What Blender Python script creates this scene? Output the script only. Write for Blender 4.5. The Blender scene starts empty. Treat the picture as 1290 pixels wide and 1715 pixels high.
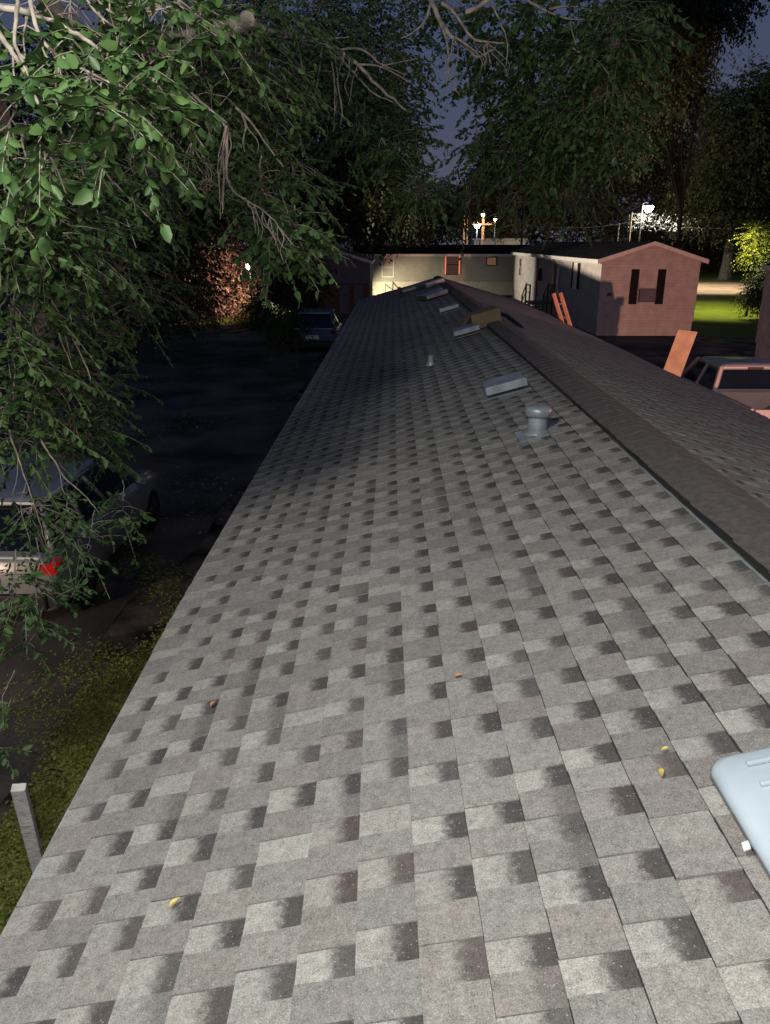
import bpy, math, random
import numpy as np
from mathutils import Vector
random.seed(7); rng = np.random.default_rng(11)
C = bpy.context.scene.collection
SC = bpy.context.scene
R = math.radians

# ------------------------------------------------------------------ camera
CZ = 4.4
F = 1290.0
TH = math.atan((857.5-405)/F); YAW = math.atan(14/(F/math.cos(TH)))
s_, c_ = math.sin(TH), math.cos(TH); sy_, cy_ = math.sin(YAW), math.cos(YAW)
def ray(px, py):
    x = (px-645)/F; u = (857.5-py)/F
    f = c_+u*s_; z = -s_+u*c_
    return Vector((x*cy_-f*sy_, x*sy_+f*cy_, z))
def at(px, py, Y):
    d = ray(px, py); return Vector((0, 0, CZ)) + d*(Y/d.y)
def onz(px, py, z):
    d = ray(px, py); return Vector((0, 0, CZ)) + d*((z-CZ)/d.z)
cam = bpy.data.cameras.new('camera'); cam.sensor_fit = 'HORIZONTAL'; cam.sensor_width = 36; cam.lens = 36
cam.clip_start = .05; cam.clip_end = 2000
co = bpy.data.objects.new('camera', cam); C.objects.link(co)
co.location = (0, 0, CZ); co.rotation_euler = (math.pi/2-TH, 0, YAW)
SC.camera = co

# ------------------------------------------------------------------ mesh helper
class MB:
    def __init__(s): s.v = []; s.f = []
    def add(s, vs, fs):
        n = len(s.v); s.v += [tuple(v) for v in vs]; s.f += [tuple(i+n for i in f) for f in fs]
    def box(s, x0, x1, y0, y1, z0, z1):
        s.add([(x0,y0,z0),(x1,y0,z0),(x1,y1,z0),(x0,y1,z0),(x0,y0,z1),(x1,y0,z1),(x1,y1,z1),(x0,y1,z1)],
              [(3,2,1,0),(4,5,6,7),(0,1,5,4),(1,2,6,5),(2,3,7,6),(3,0,4,7)])
    def obox(s, c, ax, ay, az, sx, sy, sz):
        c = Vector(c); vs = []
        for k in (-1, 1):
            for i, j in ((-1,-1),(1,-1),(1,1),(-1,1)):
                vs.append(c + ax*(i*sx/2) + ay*(j*sy/2) + az*(k*sz/2))
        s.add(vs, [(3,2,1,0),(4,5,6,7),(0,1,5,4),(1,2,6,5),(2,3,7,6),(3,0,4,7)])
    def tube(s, pts, rad, n=6, cap=True):
        pts = [Vector(p) for p in pts]
        if not hasattr(rad, '__len__'): rad = [rad]*len(pts)
        base = len(s.v); K = len(pts); prev = None
        for i, p in enumerate(pts):
            t = (pts[min(i+1, K-1)]-pts[max(i-1, 0)]).normalized()
            if prev is None:
                a = t.orthogonal().normalized()
            else:
                a = (prev - t*prev.dot(t)).normalized()
            prev = a; b = t.cross(a)
            for j in range(n):
                w = 2*math.pi*j/n
                s.v.append(tuple(p + (a*math.cos(w)+b*math.sin(w))*rad[i]))
        for i in range(K-1):
            for j in range(n):
                s.f.append((base+i*n+j, base+i*n+(j+1)%n, base+(i+1)*n+(j+1)%n, base+(i+1)*n+j))
        if cap:
            s.f.append(tuple(base+j for j in reversed(range(n)))); s.f.append(tuple(base+(K-1)*n+j for j in range(n)))
    def lathe(s, c, axis, prof, n=20):
        # prof: (distance along axis, radius)
        c = Vector(c); axis = Vector(axis).normalized(); a = axis.orthogonal().normalized(); b = axis.cross(a)
        base = len(s.v)
        for (h, r) in prof:
            for j in range(n):
                w = 2*math.pi*j/n
                s.v.append(tuple(c+axis*h+(a*math.cos(w)+b*math.sin(w))*r))
        for i in range(len(prof)-1):
            for j in range(n):
                s.f.append((base+i*n+j, base+i*n+(j+1)%n, base+(i+1)*n+(j+1)%n, base+(i+1)*n+j))
        s.f.append(tuple(base+j for j in reversed(range(n)))); s.f.append(tuple(base+(len(prof)-1)*n+j for j in range(n)))
    def loft(s, rings, close=True):
        base = len(s.v); n = len(rings[0])
        for r in rings: s.v += [tuple(p) for p in r]
        for i in range(len(rings)-1):
            for j in range(n if close else n-1):
                s.f.append((base+i*n+j, base+i*n+(j+1)%n, base+(i+1)*n+(j+1)%n, base+(i+1)*n+j))
        s.f.append(tuple(base+j for j in reversed(range(n)))); s.f.append(tuple(base+(len(rings)-1)*n+j for j in range(n)))
    def poly(s, pts, ext):
        # flat polygon extruded by ext vector
        n = len(pts); ext = Vector(ext); b = len(s.v)
        s.v += [tuple(p) for p in pts] + [tuple(Vector(p)+ext) for p in pts]
        s.f.append(tuple(b+i for i in range(n))); s.f.append(tuple(b+n+i for i in reversed(range(n))))
        for i in range(n): s.f.append((b+(i+1)%n, b+i, b+n+i, b+n+(i+1)%n))
    def build(s, name, m, parent=None, smooth=False, bevel=0, base=None, label=None):
        me = bpy.data.meshes.new(name)
        root = parent
        while root is not None and root.parent is not None: root = root.parent
        b = Vector(base) if base is not None else (root.location if root is not None else Vector((0, 0, 0)))
        me.from_pydata([(v[0]-b.x, v[1]-b.y, v[2]-b.z) for v in s.v], [], s.f)
        me.validate(); 
        import bmesh
        bm = bmesh.new(); bm.from_mesh(me); bmesh.ops.recalc_face_normals(bm, faces=bm.faces); bm.to_mesh(me); bm.free()
        if smooth: me.polygons.foreach_set('use_smooth', [True]*len(me.polygons))
        me.materials.append(m)
        o = bpy.data.objects.new(name, me); C.objects.link(o)
        if parent is None: o.location = b
        else: o.parent = parent
        if bevel:
            md = o.modifiers.new('bevel', 'BEVEL'); md.width = bevel; md.segments = 2; md.limit_method = 'ANGLE'
        if label: o['label'] = label
        return o
def thing(name, label, cat, loc, group=None):
    o = bpy.data.objects.new(name, None); C.objects.link(o); o.location = loc; o.empty_display_size = .2
    o['label'] = label; o['category'] = cat
    if group: o['group'] = group
    return o
def tag(o, label, cat, group=None):
    o['label'] = label; o['category'] = cat
    if group: o['group'] = group
    return o
def V(*a): return Vector(a)

# ------------------------------------------------------------------ materials
def mat(name, col, rough=.7, metal=0, var=.12, vscale=3.0, bump=0, bscale=40, emis=None, estr=0, spec=.5, col2=None, lap=0, trans=0, coat=0):
    m = bpy.data.materials.new(name); m.use_nodes = True
    nt = m.node_tree; N = nt.nodes; L = nt.links; p = N['Principled BSDF']
    p.inputs['Roughness'].default_value = rough; p.inputs['Metallic'].default_value = metal
    p.inputs['Specular IOR Level'].default_value = spec
    if coat: p.inputs['Coat Weight'].default_value = coat
    tc = N.new('ShaderNodeTexCoord')
    no = N.new('ShaderNodeTexNoise'); no.inputs['Scale'].default_value = vscale; no.inputs['Detail'].default_value = 6
    L.new(tc.outputs['Object'], no.inputs['Vector'])
    mx = N.new('ShaderNodeMix'); mx.data_type = 'RGBA'
    c2 = col2 if col2 else tuple(c*(1-var*2.2) for c in col)
    c1 = col if col2 else tuple(min(1, c*(1+var)) for c in col)
    mx.inputs['A'].default_value = (*c1, 1); mx.inputs['B'].default_value = (*c2, 1)
    rp = N.new('ShaderNodeMapRange'); rp.inputs['From Min'].default_value = .35; rp.inputs['From Max'].default_value = .65
    L.new(no.outputs['Fac'], rp.inputs['Value']); L.new(rp.outputs['Result'], mx.inputs['Factor'])
    L.new(mx.outputs['Result'], p.inputs['Base Color'])
    last = None
    if bump:
        n2 = N.new('ShaderNodeTexNoise'); n2.inputs['Scale'].default_value = bscale; n2.inputs['Detail'].default_value = 4
        L.new(tc.outputs['Object'], n2.inputs['Vector'])
        bp = N.new('ShaderNodeBump'); bp.inputs['Strength'].default_value = bump; bp.inputs['Distance'].default_value = .02
        L.new(n2.outputs['Fac'], bp.inputs['Height']); L.new(bp.outputs['Normal'], p.inputs['Normal']); last = bp
    if lap:
        sp = N.new('ShaderNodeSeparateXYZ'); L.new(tc.outputs['Object'], sp.inputs[0])
        mu = N.new('ShaderNodeMath'); mu.operation = 'DIVIDE'; mu.inputs[1].default_value = lap; L.new(sp.outputs['Z'], mu.inputs[0])
        fr = N.new('ShaderNodeMath'); fr.operation = 'FRACT'; L.new(mu.outputs[0], fr.inputs[0])
        bp = N.new('ShaderNodeBump'); bp.inputs['Strength'].default_value = .9; bp.inputs['Distance'].default_value = .02; bp.invert = True
        L.new(fr.outputs[0], bp.inputs['Height']); L.new(bp.outputs['Normal'], p.inputs['Normal'])
        if last: L.new(last.outputs['Normal'], bp.inputs['Normal'])
    if emis:
        p.inputs['Emission Color'].default_value = (*emis, 1); p.inputs['Emission Strength'].default_value = estr
    if trans: p.inputs['Transmission Weight'].default_value = trans
    return m

def shingle_mat(warm=False):
    m = bpy.data.materials.new('architectural shingles'); m.use_nodes = True
    nt = m.node_tree; N = nt.nodes; L = nt.links; p = N['Principled BSDF']
    p.inputs['Roughness'].default_value = .92; p.inputs['Specular IOR Level'].default_value = .25
    tc = N.new('ShaderNodeTexCoord'); at_ = N.new('ShaderNodeAttribute'); at_.attribute_name = 'tone'
    sep = N.new('ShaderNodeSeparateColor'); L.new(at_.outputs['Color'], sep.inputs[0])   # R tone, G printed dark band amount, B hue
    uv = N.new('ShaderNodeUVMap'); uv.uv_map = 'UVMap'; su = N.new('ShaderNodeSeparateXYZ'); L.new(uv.outputs[0], su.inputs[0])
    def noise(sc, det=3, rough=.6):
        n = N.new('ShaderNodeTexNoise'); n.inputs['Scale'].default_value = sc; n.inputs['Detail'].default_value = det; n.inputs['Roughness'].default_value = rough
        L.new(tc.outputs['Object'], n.inputs['Vector']); return n.outputs['Fac']
    def math_(op, a, b=None, c=None, clamp=False):
        n = N.new('ShaderNodeMath'); n.operation = op; n.use_clamp = clamp
        for i, x in enumerate((a, b, c)):
            if x is None: continue
            if isinstance(x, (int, float)): n.inputs[i].default_value = x
            else: L.new(x, n.inputs[i])
        return n.outputs[0]
    def ramp(fac, stops):
        r = N.new('ShaderNodeValToRGB'); e = r.color_ramp.elements
        e[0].position = stops[0][0]; e[0].color = (*stops[0][1], 1); e[1].position = stops[-1][0]; e[1].color = (*stops[-1][1], 1)
        for q, cc in stops[1:-1]:
            k = e.new(q); k.color = (*cc, 1)
        L.new(fac, r.inputs['Fac']); return r.outputs['Color']
    def mix(f, a, b, mode='MIX'):
        n = N.new('ShaderNodeMix'); n.data_type = 'RGBA'; n.blend_type = mode; n.clamp_factor = True
        if isinstance(f, (int, float)): n.inputs['Factor'].default_value = f
        else: L.new(f, n.inputs['Factor'])
        for k, x in (('A', a), ('B', b)):
            if isinstance(x, tuple): n.inputs[k].default_value = (*x, 1)
            else: L.new(x, n.inputs[k])
        return n.outputs['Result']
    base = ramp(sep.outputs[0], [(0, (.124, .119, .110)), (.35, (.188, .182, .168)), (.7, (.262, .256, .236)), (1, (.345, .336, .306))])
    base = mix(math_('MULTIPLY', sep.outputs[2], .42), base, (.205, .172, .160))     # brownish pink tabs
    # blended granule clumps
    blot = noise(38, 4, .7)
    bl = math_('MULTIPLY', math_('SUBTRACT', blot, .5), 1.1)
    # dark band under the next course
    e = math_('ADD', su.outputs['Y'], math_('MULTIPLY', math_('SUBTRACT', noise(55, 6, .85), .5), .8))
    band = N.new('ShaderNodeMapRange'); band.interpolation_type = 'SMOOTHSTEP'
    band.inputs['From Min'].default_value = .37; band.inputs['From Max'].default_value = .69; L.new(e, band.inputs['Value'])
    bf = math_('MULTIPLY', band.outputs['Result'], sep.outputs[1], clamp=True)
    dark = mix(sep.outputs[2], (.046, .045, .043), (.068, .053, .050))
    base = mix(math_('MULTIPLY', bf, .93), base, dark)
    gran = noise(300, 3, .85); g2 = noise(110, 3, .85)
    gr = N.new('ShaderNodeMapRange'); gr.inputs['From Min'].default_value = .3; gr.inputs['From Max'].default_value = .7
    gr.inputs['To Min'].default_value = .42; gr.inputs['To Max'].default_value = 1.6; L.new(gran, gr.inputs['Value'])
    gv = math_('ADD', gr.outputs['Result'], bl)
    gv = math_('ADD', gv, math_('MULTIPLY', math_('SUBTRACT', g2, .5), .9))
    gm = N.new('ShaderNodeCombineColor'); 
    for i in range(3): L.new(gv, gm.inputs[i])
    base = mix(1.0, base, gm.outputs[0], 'MULTIPLY')
    # pale single granules
    vo = N.new('ShaderNodeTexVoronoi'); vo.inputs['Scale'].default_value = 170; L.new(tc.outputs['Object'], vo.inputs['Vector'])
    sv = N.new('ShaderNodeSeparateColor'); L.new(vo.outputs['Color'], sv.inputs[0])
    spk = math_('MULTIPLY', math_('GREATER_THAN', sv.outputs[0], .93), math_('LESS_THAN', vo.outputs['Distance'], .33))
    base = mix(math_('MULTIPLY', spk, .38), base, (.50, .48, .45))
    # broad weathering
    wz = N.new('ShaderNodeMapRange'); wz.inputs['To Min'].default_value = .86; wz.inputs['To Max'].default_value = 1.12; L.new(noise(1.3, 4), wz.inputs['Value'])
    wm = N.new('ShaderNodeCombineColor')
    for i in range(3): L.new(wz.outputs['Result'], wm.inputs[i])
    base = mix(1.0, base, wm.outputs[0], 'MULTIPLY')
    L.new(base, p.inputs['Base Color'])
    bp = N.new('ShaderNodeBump'); bp.inputs['Strength'].default_value = .55; bp.inputs['Distance'].default_value = .004
    L.new(math_('ADD', gran, math_('MULTIPLY', blot, 1.2)), bp.inputs['Height']); L.new(bp.outputs['Normal'], p.inputs['Normal'])
    return m

def leaf_mat(name, c1, c2, rough=.5, spec=.35):
    m = bpy.data.materials.new(name); m.use_nodes = True
    nt = m.node_tree; N = nt.nodes; L = nt.links; p = N['Principled BSDF']
    a = N.new('ShaderNodeAttribute'); a.attribute_name = 'rnd'
    mx = N.new('ShaderNodeMix'); mx.data_type = 'RGBA'; mx.inputs['A'].default_value = (*c1, 1); mx.inputs['B'].default_value = (*c2, 1)
    L.new(a.outputs['Fac'], mx.inputs['Factor']); L.new(mx.outputs['Result'], p.inputs['Base Color'])
    p.inputs['Roughness'].default_value = rough; p.inputs['Specular IOR Level'].default_value = spec
    return m

M = {}
M['bark'] = mat('pale elm bark', (.27, .23, .19), .9, var=.25, vscale=14, bump=.8, bscale=60)
M['twig'] = mat('pale grey twig bark', (.34, .29, .235), .85, var=.2, vscale=20)
M['darkbark'] = mat('dark bark', (.10, .08, .065), .9, var=.3, vscale=6, bump=.6)
M['palebark'] = mat('grey tree bark', (.22, .19, .15), .9, var=.3, vscale=5, bump=.6)
M['ground'] = mat('dark bare soil', (.12, .10, .08), .95, spec=.08, var=.4, vscale=1.5, bump=.5, bscale=12)
M['asphalt'] = mat('worn asphalt', (.125, .112, .098), .95, var=.28, vscale=.7, spec=.08, bump=.4, bscale=90)
M['dirt'] = mat('tan packed dirt', (.30, .22, .15), .95, var=.15, vscale=.6, bump=.3, bscale=20)
M['lawn'] = mat('mown grass ground', (.13, .17, .02), .95, col2=(.08, .12, .015), vscale=1.2, bump=.6, bscale=30, spec=.05)
M['siding_grey'] = mat('grey vinyl siding', (.36, .35, .31), .6, var=.04, lap=.11)
M['siding_cream'] = mat('cream vinyl siding', (.52, .50, .44), .6, var=.04, lap=.11)
M['siding_pink'] = mat('pale grey vinyl siding', (.46, .42, .385), .6, var=.08, lap=.13)
M['skirt'] = mat('cream vinyl skirting', (.55, .52, .42), .6, var=.06)
M['trim'] = mat('white painted trim', (.62, .60, .56), .5, var=.05)
M['white'] = mat('white vinyl frame', (.74, .73, .70), .45, var=.04)
M['darkroof'] = mat('dark weathered roof', (.013, .013, .014), .95, spec=.05, var=.25, vscale=2, bump=.4, bscale=50)
M['greyroof'] = mat('grey weathered roof', (.10, .10, .11), .8, var=.25, vscale=2, bump=.3)
M['shutter'] = mat('black shutter', (.008, .008, .010), .7, var=.1, spec=.15)
M['glass'] = mat('dark window glass', (.012, .014, .018), .3, var=.1, spec=.15)
M['warmglass'] = mat('window pane with a warm blind behind', (.25, .18, .13), .3, emis=(1, .45, .22), estr=.10)
M['redglow'] = mat('red lit curtain edge', (.3, .05, .02), .5, emis=(1, .26, .12), estr=.9)
M['blind'] = mat('pale blind behind glass', (.60, .62, .50), .4, var=.06)
M['vent'] = mat('galvanised grey vent metal', (.36, .40, .43), .42, metal=.35, var=.12, vscale=9)
M['vent_top'] = mat('blue grey painted vent hood', (.33, .37, .42), .4, metal=.2, var=.12, vscale=7)
M['rubber'] = mat('black rubber', (.02, .02, .02), .8, var=.2)
M['lid'] = mat('pale blue grey plastic', (.40, .47, .52), .38, var=.06, vscale=5, spec=.5)
M['clip'] = mat('clear pale plastic', (.7, .72, .72), .3)
M['board'] = mat('unpainted plywood', (.46, .33, .22), .8, col2=(.36, .24, .15), vscale=5, bump=.2)
M['card'] = mat('tan cardboard', (.24, .175, .095), .85, var=.08)
M['wrap'] = mat('pale bundle wrapper', (.42, .42, .43), .4, var=.15, vscale=7)
M['shinglestack'] = mat('dark bundled shingles', (.09, .085, .08), .9, var=.3, vscale=30)
M['orange'] = mat('orange fibreglass', (.58, .30, .18), .5, var=.08)
M['alu'] = mat('dull aluminium', (.55, .52, .50), .35, metal=.8, var=.1)
M['post'] = mat('weathered white wood', (.86, .84, .77), .85, var=.10, vscale=9, bump=.4, bscale=30)
M['steel'] = mat('dark painted steel', (.05, .055, .055), .5, var=.2)
M['wood'] = mat('weathered grey wood', (.16, .145, .125), .9, var=.2, vscale=6)
M['pole'] = mat('wooden utility pole', (.22, .15, .09), .9, var=.25, vscale=4)
M['car_grey'] = mat('grey car paint', (.34, .345, .35), .3, metal=.2, var=.04, coat=.5)
M['car_dark'] = mat('pickup paint silver', (.42, .40, .40), .35, metal=.2, var=.04, coat=.4)
M['car_blue'] = mat('dusty blue car paint', (.085, .12, .17), .5, var=.05, coat=.3)
M['carglass'] = mat('car glass', (.006, .007, .009), .05, var=.05, spec=.8)
M['black'] = mat('black plastic', (.015, .015, .016), .6, var=.1)
M['tyre'] = mat('tyre rubber', (.016, .016, .017), .85, var=.2, vscale=20)
M['rim'] = mat('alloy rim', (.35, .35, .36), .3, metal=.9, var=.05)
M['red'] = mat('red tail lamp', (.45, .01, .01), .15, var=.05, emis=(1, .02, .03), estr=.12, spec=.8)
M['plate'] = mat('white number plate', (.8, .82, .85), .3, var=.03)
M['redlens'] = mat('dull red tail lamp', (.25, .015, .01), .3, var=.05)
M['yellowleaf'] = mat('yellow fallen leaf', (.50, .38, .09), .6, var=.15, vscale=60)
M['orangeleaf'] = mat('orange brown fallen leaf', (.42, .19, .06), .7, var=.2, vscale=60)
M['whitewall'] = mat('white painted wall', (.70, .68, .64), .7, var=.04, lap=.2)
M['brownwall'] = mat('brown board wall', (.15, .08, .06), .8, var=.15, vscale=2)
M['mauvewall'] = mat('mauve grey siding', (.13, .12, .15), .7, var=.05, lap=.15)
M['lampw'] = mat('bright white lamp glass', (1, 1, 1), .3, emis=(1, .93, .80), estr=60)
M['lampb'] = mat('bluish white lamp glass', (1, 1, 1), .3, emis=(.75, .85, 1), estr=22)
M['lampo'] = mat('amber lamp glass', (1, 1, 1), .3, emis=(1, .62, .28), estr=14)
M['lampdim'] = mat('small warm bulb glass', (1, 1, 1), .3, emis=(1, .80, .55), estr=14)
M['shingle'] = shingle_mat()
M['blackbark0'] = mat('matt black shield', (.006, .006, .006), .9)
M['capshingle'] = mat('brown grey ridge cap shingle', (.17, .145, .135), .92, col2=(.11, .095, .09), vscale=30, bump=.8, bscale=300)
M['elmleaf'] = leaf_mat('elm leaf', (.033, .078, .022), (.082, .148, .040))
M['darkleaf'] = leaf_mat('dark tree leaf', (.030, .045, .020), (.060, .075, .030), .7, .2)
M['brownleaf'] = leaf_mat('olive brown tree leaf', (.06, .055, .03), (.085, .085, .035), .7, .2)
M['redleaf'] = leaf_mat('dull red leaf', (.22, .10, .07), (.42, .26, .20), .6, .3)
M['yellowgreen'] = leaf_mat('yellow green leaf', (.14, .20, .02), (.28, .30, .03), .6, .3)
M['litter'] = leaf_mat('dry fallen leaf', (.30, .24, .17), (.46, .38, .28), .8, .2)
M['weed'] = leaf_mat('weed leaf', (.11, .16, .03), (.30, .28, .07), .7, .3)

# ------------------------------------------------------------------ foliage
class Fol:
    def __init__(s): s.P = []; s.D = []; s.S = []; s.L = []; s.tw = []
    def add(s, P, D, S, L): s.P.append(P); s.D.append(D); s.S.append(S); s.L.append(L)
    def sprays(s, P0, D0, L, n, leaf, droop=.55, jit=.25, twig=True):
        """twigs starting at P0 along D0 (arrays), length L, n leaves on each"""
        m = len(P0)
        if m == 0: return
        L = L[:, None]
        t = np.linspace(.08, 1, n)[None, :, None] + rng.uniform(-.02, .02, (m, n, 1))
        g = np.array([0, 0, -1.])
        P = P0[:, None, :] + D0[:, None, :]*L[:, None]*t + g*(droop*L[:, None]*t**2)
        T = D0[:, None, :] + g*(2*droop*t); T /= np.linalg.norm(T, axis=2, keepdims=True)
        up = np.array([0, 0, 1.]) + rng.normal(0, .35, (m, n, 3))
        side = np.cross(T, up); side /= np.linalg.norm(side, axis=2, keepdims=True)+1e-9
        sg = np.where(np.arange(n) % 2 == 0, 1, -1)[None, :, None]
        D = T*.55 + side*sg*.75 + g*.45 + rng.normal(0, jit, (m, n, 3)); D /= np.linalg.norm(D, axis=2, keepdims=True)
        S = np.cross(D, np.array([0, 0, 1.])+rng.normal(0, .45, (m, n, 3))); S /= np.linalg.norm(S, axis=2, keepdims=True)+1e-9
        ll = leaf*rng.uniform(.5, 1.3, (m, n))
        s.add(P.reshape(-1, 3), D.reshape(-1, 3), S.reshape(-1, 3), ll.reshape(-1))
        if twig:
            tt = np.linspace(0, 1, 5)[None, :, None]
            s.tw.append(P0[:, None, :] + D0[:, None, :]*L[:, None]*tt + g*(droop*L[:, None]*tt**2))
    def build(s, name, m, parent, simple=False):
        P = np.concatenate(s.P); D = np.concatenate(s.D); S = np.concatenate(s.S); L = np.concatenate(s.L)[:, None]
        N = np.cross(D, S); w = L*.27
        b = np.array(parent.location) if parent is not None else 0
        P = P-b
        if simple:
            vs = np.stack([P, P+D*L*.5+S*w*1.15+N*L*.06, P+D*L, P+D*L*.5-S*w*1.15+N*L*.06], 1); k = 4
            loops = np.arange(len(P))[:, None]*4+np.array([[0, 1, 2, 3]]); fpl = 1
        else:
            vs = np.stack([P, P+D*L*.28+S*w*.95+N*L*.09, P+D*L*.68+S*w*.78+N*L*.07, P+D*L-N*L*.08,
                           P+D*L*.68-S*w*.78+N*L*.07, P+D*L*.28-S*w*.95+N*L*.09], 1); k = 6
            loops = np.arange(len(P))[:, None]*6+np.array([[0, 1, 2, 3, 0, 3, 4, 5]]); fpl = 2
        nv = len(P)*k; nf = len(P)*fpl
        me = bpy.data.meshes.new(name); me.vertices.add(nv); me.vertices.foreach_set('co', vs.reshape(-1).astype(np.float32))
        me.loops.add(nf*4); me.loops.foreach_set('vertex_index', loops.reshape(-1).astype(np.int32))
        me.polygons.add(nf); me.polygons.foreach_set('loop_start', np.arange(0, nf*4, 4, dtype=np.int32)); 
        me.update(calc_edges=True)
        a = me.attributes.new('rnd', 'FLOAT', 'POINT'); a.data.foreach_set('value', np.repeat(rng.random(len(P)), k).astype(np.float32))
        me.materials.append(m)
        o = bpy.data.objects.new(name, me); C.objects.link(o)
        if parent is not None: o.parent = parent
        return o
    def build_twigs(s, name, m, parent, r=.004):
        T = np.concatenate([t for t in s.tw]); b = np.array(parent.location); T = T-b
        n, K, _ = T.shape
        off = np.array([[1, 0, 0], [-.5, .6, .6], [-.5, -.6, -.6]])
        rad = np.linspace(r, r*.45, K)[None, :, None, None]
        vs = T[:, :, None, :]+off[None, None]*rad
        idx = np.arange(n*K*3).reshape(n, K, 3)
        q = np.stack([idx[:, :-1, :], np.roll(idx, -1, 2)[:, :-1, :], np.roll(idx, -1, 2)[:, 1:, :], idx[:, 1:, :]], -1).reshape(-1, 4)
        me = bpy.data.meshes.new(name); me.vertices.add(n*K*3); me.vertices.foreach_set('co', vs.reshape(-1).astype(np.float32))
        me.loops.add(len(q)*4); me.loops.foreach_set('vertex_index', q.reshape(-1).astype(np.int32))
        me.polygons.add(len(q)); me.polygons.foreach_set('loop_start', np.arange(0, len(q)*4, 4, dtype=np.int32)); me.update(calc_edges=True)
        me.materials.append(m); o = bpy.data.objects.new(name, me); C.objects.link(o); o.parent = parent
        return o
def clump(fol, c, rad, n, leaf, L=(.3, .6), nl=14, droop=.26, wood=None, anchor=None, twig=True, thin=1.0):
    c = np.array(c); rad = np.array(rad)
    u = rng.normal(0, 1, (n, 3)); u /= np.linalg.norm(u, axis=1, keepdims=True); rr = rng.random((n, 1))**(1/2.2)
    P0 = c+u*rr*rad
    D = u*np.array([1, 1, .5]) + rng.normal(0, .5, (n, 3)); D[:, 2] -= .15; D /= np.linalg.norm(D, axis=1, keepdims=True)
    fol.sprays(P0, D, rng.uniform(L[0], L[1], n), nl, leaf, droop, twig=twig)
    if wood is not None:
        A = Vector(anchor if anchor is not None else c+np.array([0, 0, rad[2]])); cv = Vector(c)
        far = cv+Vector((random.uniform(-.5, .5)*rad[0], random.uniform(-.5, .5)*rad[1], -rad[2]*.55))
        k = thin*(.006+.0035*(far-A).length)
        stem = [A.lerp(cv, q/4)+V(random.uniform(-.05, .05), random.uniform(-.05, .05), 0)*rad[0] for q in range(5)]+[cv.lerp(far, q/3)+V(random.uniform(-.06, .06), 0, 0)*rad[0] for q in range(1, 4)]
        wood.tube(stem, [k*(1-.09*q) for q in range(8)], 6, cap=False)
        for i in range(0, n, max(1, n//22)):
            e = Vector(P0[i]); st = min(stem, key=lambda q: (q-e-V(0, 0, .25*rad[2])).length); d = e-st
            pts = [st, st+d*.3+V(0, 0, .10)*d.length+V(random.uniform(-.06, .06), random.uniform(-.06, .06), 0)*d.length, st+d*.65+V(0, 0, .08)*d.length, e]
            wood.tube(pts, [k*.6, k*.5, k*.38, k*.22], 5, cap=False)
def tree(name, label, cat, base, trunk_h, tr, crown, leafm, barkm, leaf, nsp, group=None, lean=(0, 0), nl=12):
    """crown: list of (centre, radii, share)"""
    t = thing(name, label, cat, base, group); b = Vector(base)
    w = MB(); top = b+V(lean[0], lean[1], trunk_h)
    w.tube([b-V(0, 0, .1), b+V(0, 0, .25), b.lerp(top, .35)+V(.05*tr, .1*tr, 0), b.lerp(top, .7), top], [tr*1.5, tr*1.1, tr*.9, tr*.75, tr*.6], 10)
    w.build('trunk', barkm, t, smooth=True)
    f = Fol(); br = MB(); nsp = int(nsp*2.2)
    for (c, r, sh) in crown:
        cc = Vector(c); pts = [b.lerp(top, .85), top.lerp(cc, .45)+V(0, 0, .3*r[2]*.3), cc, cc+V(r[0]*.3, 0, r[2]*.4)]
        br.tube(pts, [tr*.5, tr*.35, tr*.2, tr*.06], 6, cap=False)
        clump(f, c, r, int(nsp*sh), leaf, (leaf*4, leaf*9), nl, .3, wood=br, anchor=cc-V(0, 0, r[2]*.2), twig=False, thin=2.0)
    br.build('branches', barkm, t)
    f.build('crown', leafm, t, simple=True)
    return t

# ------------------------------------------------------------------ world
w = bpy.data.worlds.new('World'); SC.world = w; w.use_nodes = True
nt = w.node_tree; N = nt.nodes; L = nt.links; bg = N['Background']
tc = N.new('ShaderNodeTexCoord'); sp = N.new('ShaderNodeSeparateXYZ'); L.new(tc.outputs['Generated'], sp.inputs[0])
rp = N.new('ShaderNodeValToRGB'); e = rp.color_ramp.elements
e[0].position = 0.0; e[0].color = (.095, .095, .130, 1); e[1].position = .75; e[1].color = (.018, .030, .070, 1)
k = e.new(.12); k.color = (.068, .080, .130, 1); k = e.new(.35); k.color = (.030, .058, .128, 1)
L.new(sp.outputs['Z'], rp.inputs['Fac'])
no = N.new('ShaderNodeTexNoise'); no.inputs['Scale'].default_value = 3.0; no.inputs['Detail'].default_value = 5; L.new(tc.outputs['Generated'], no.inputs['Vector'])
mr = N.new('ShaderNodeMapRange'); mr.inputs['From Min'].default_value = .45; mr.inputs['From Max'].default_value = .75; mr.inputs['To Max'].default_value = .35; L.new(no.outputs['Fac'], mr.inputs['Value'])
mx = N.new('ShaderNodeMix'); mx.data_type = 'RGBA'; mx.inputs['B'].default_value = (.064, .068, .108, 1)
L.new(mr.outputs['Result'], mx.inputs['Factor']); L.new(rp.outputs['Color'], mx.inputs['A']); L.new(mx.outputs['Result'], bg.inputs['Color'])
bg.inputs['Strength'].default_value = 1.0

def lamp(name, kind, loc, power, col, size=.1, target=None, angle=60, blend=.3):
    l = bpy.data.lights.new(name, kind); l.energy = power; l.color = col
    if kind in ('POINT', 'SPOT'): l.shadow_soft_size = size
    o = bpy.data.objects.new(name, l); C.objects.link(o); o.location = loc
    if target is not None: o.rotation_euler = (Vector(target)-Vector(loc)).to_track_quat('-Z', 'Y').to_euler()
    if kind == 'SPOT': l.spot_size = R(angle); l.spot_blend = blend
    return o

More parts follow.
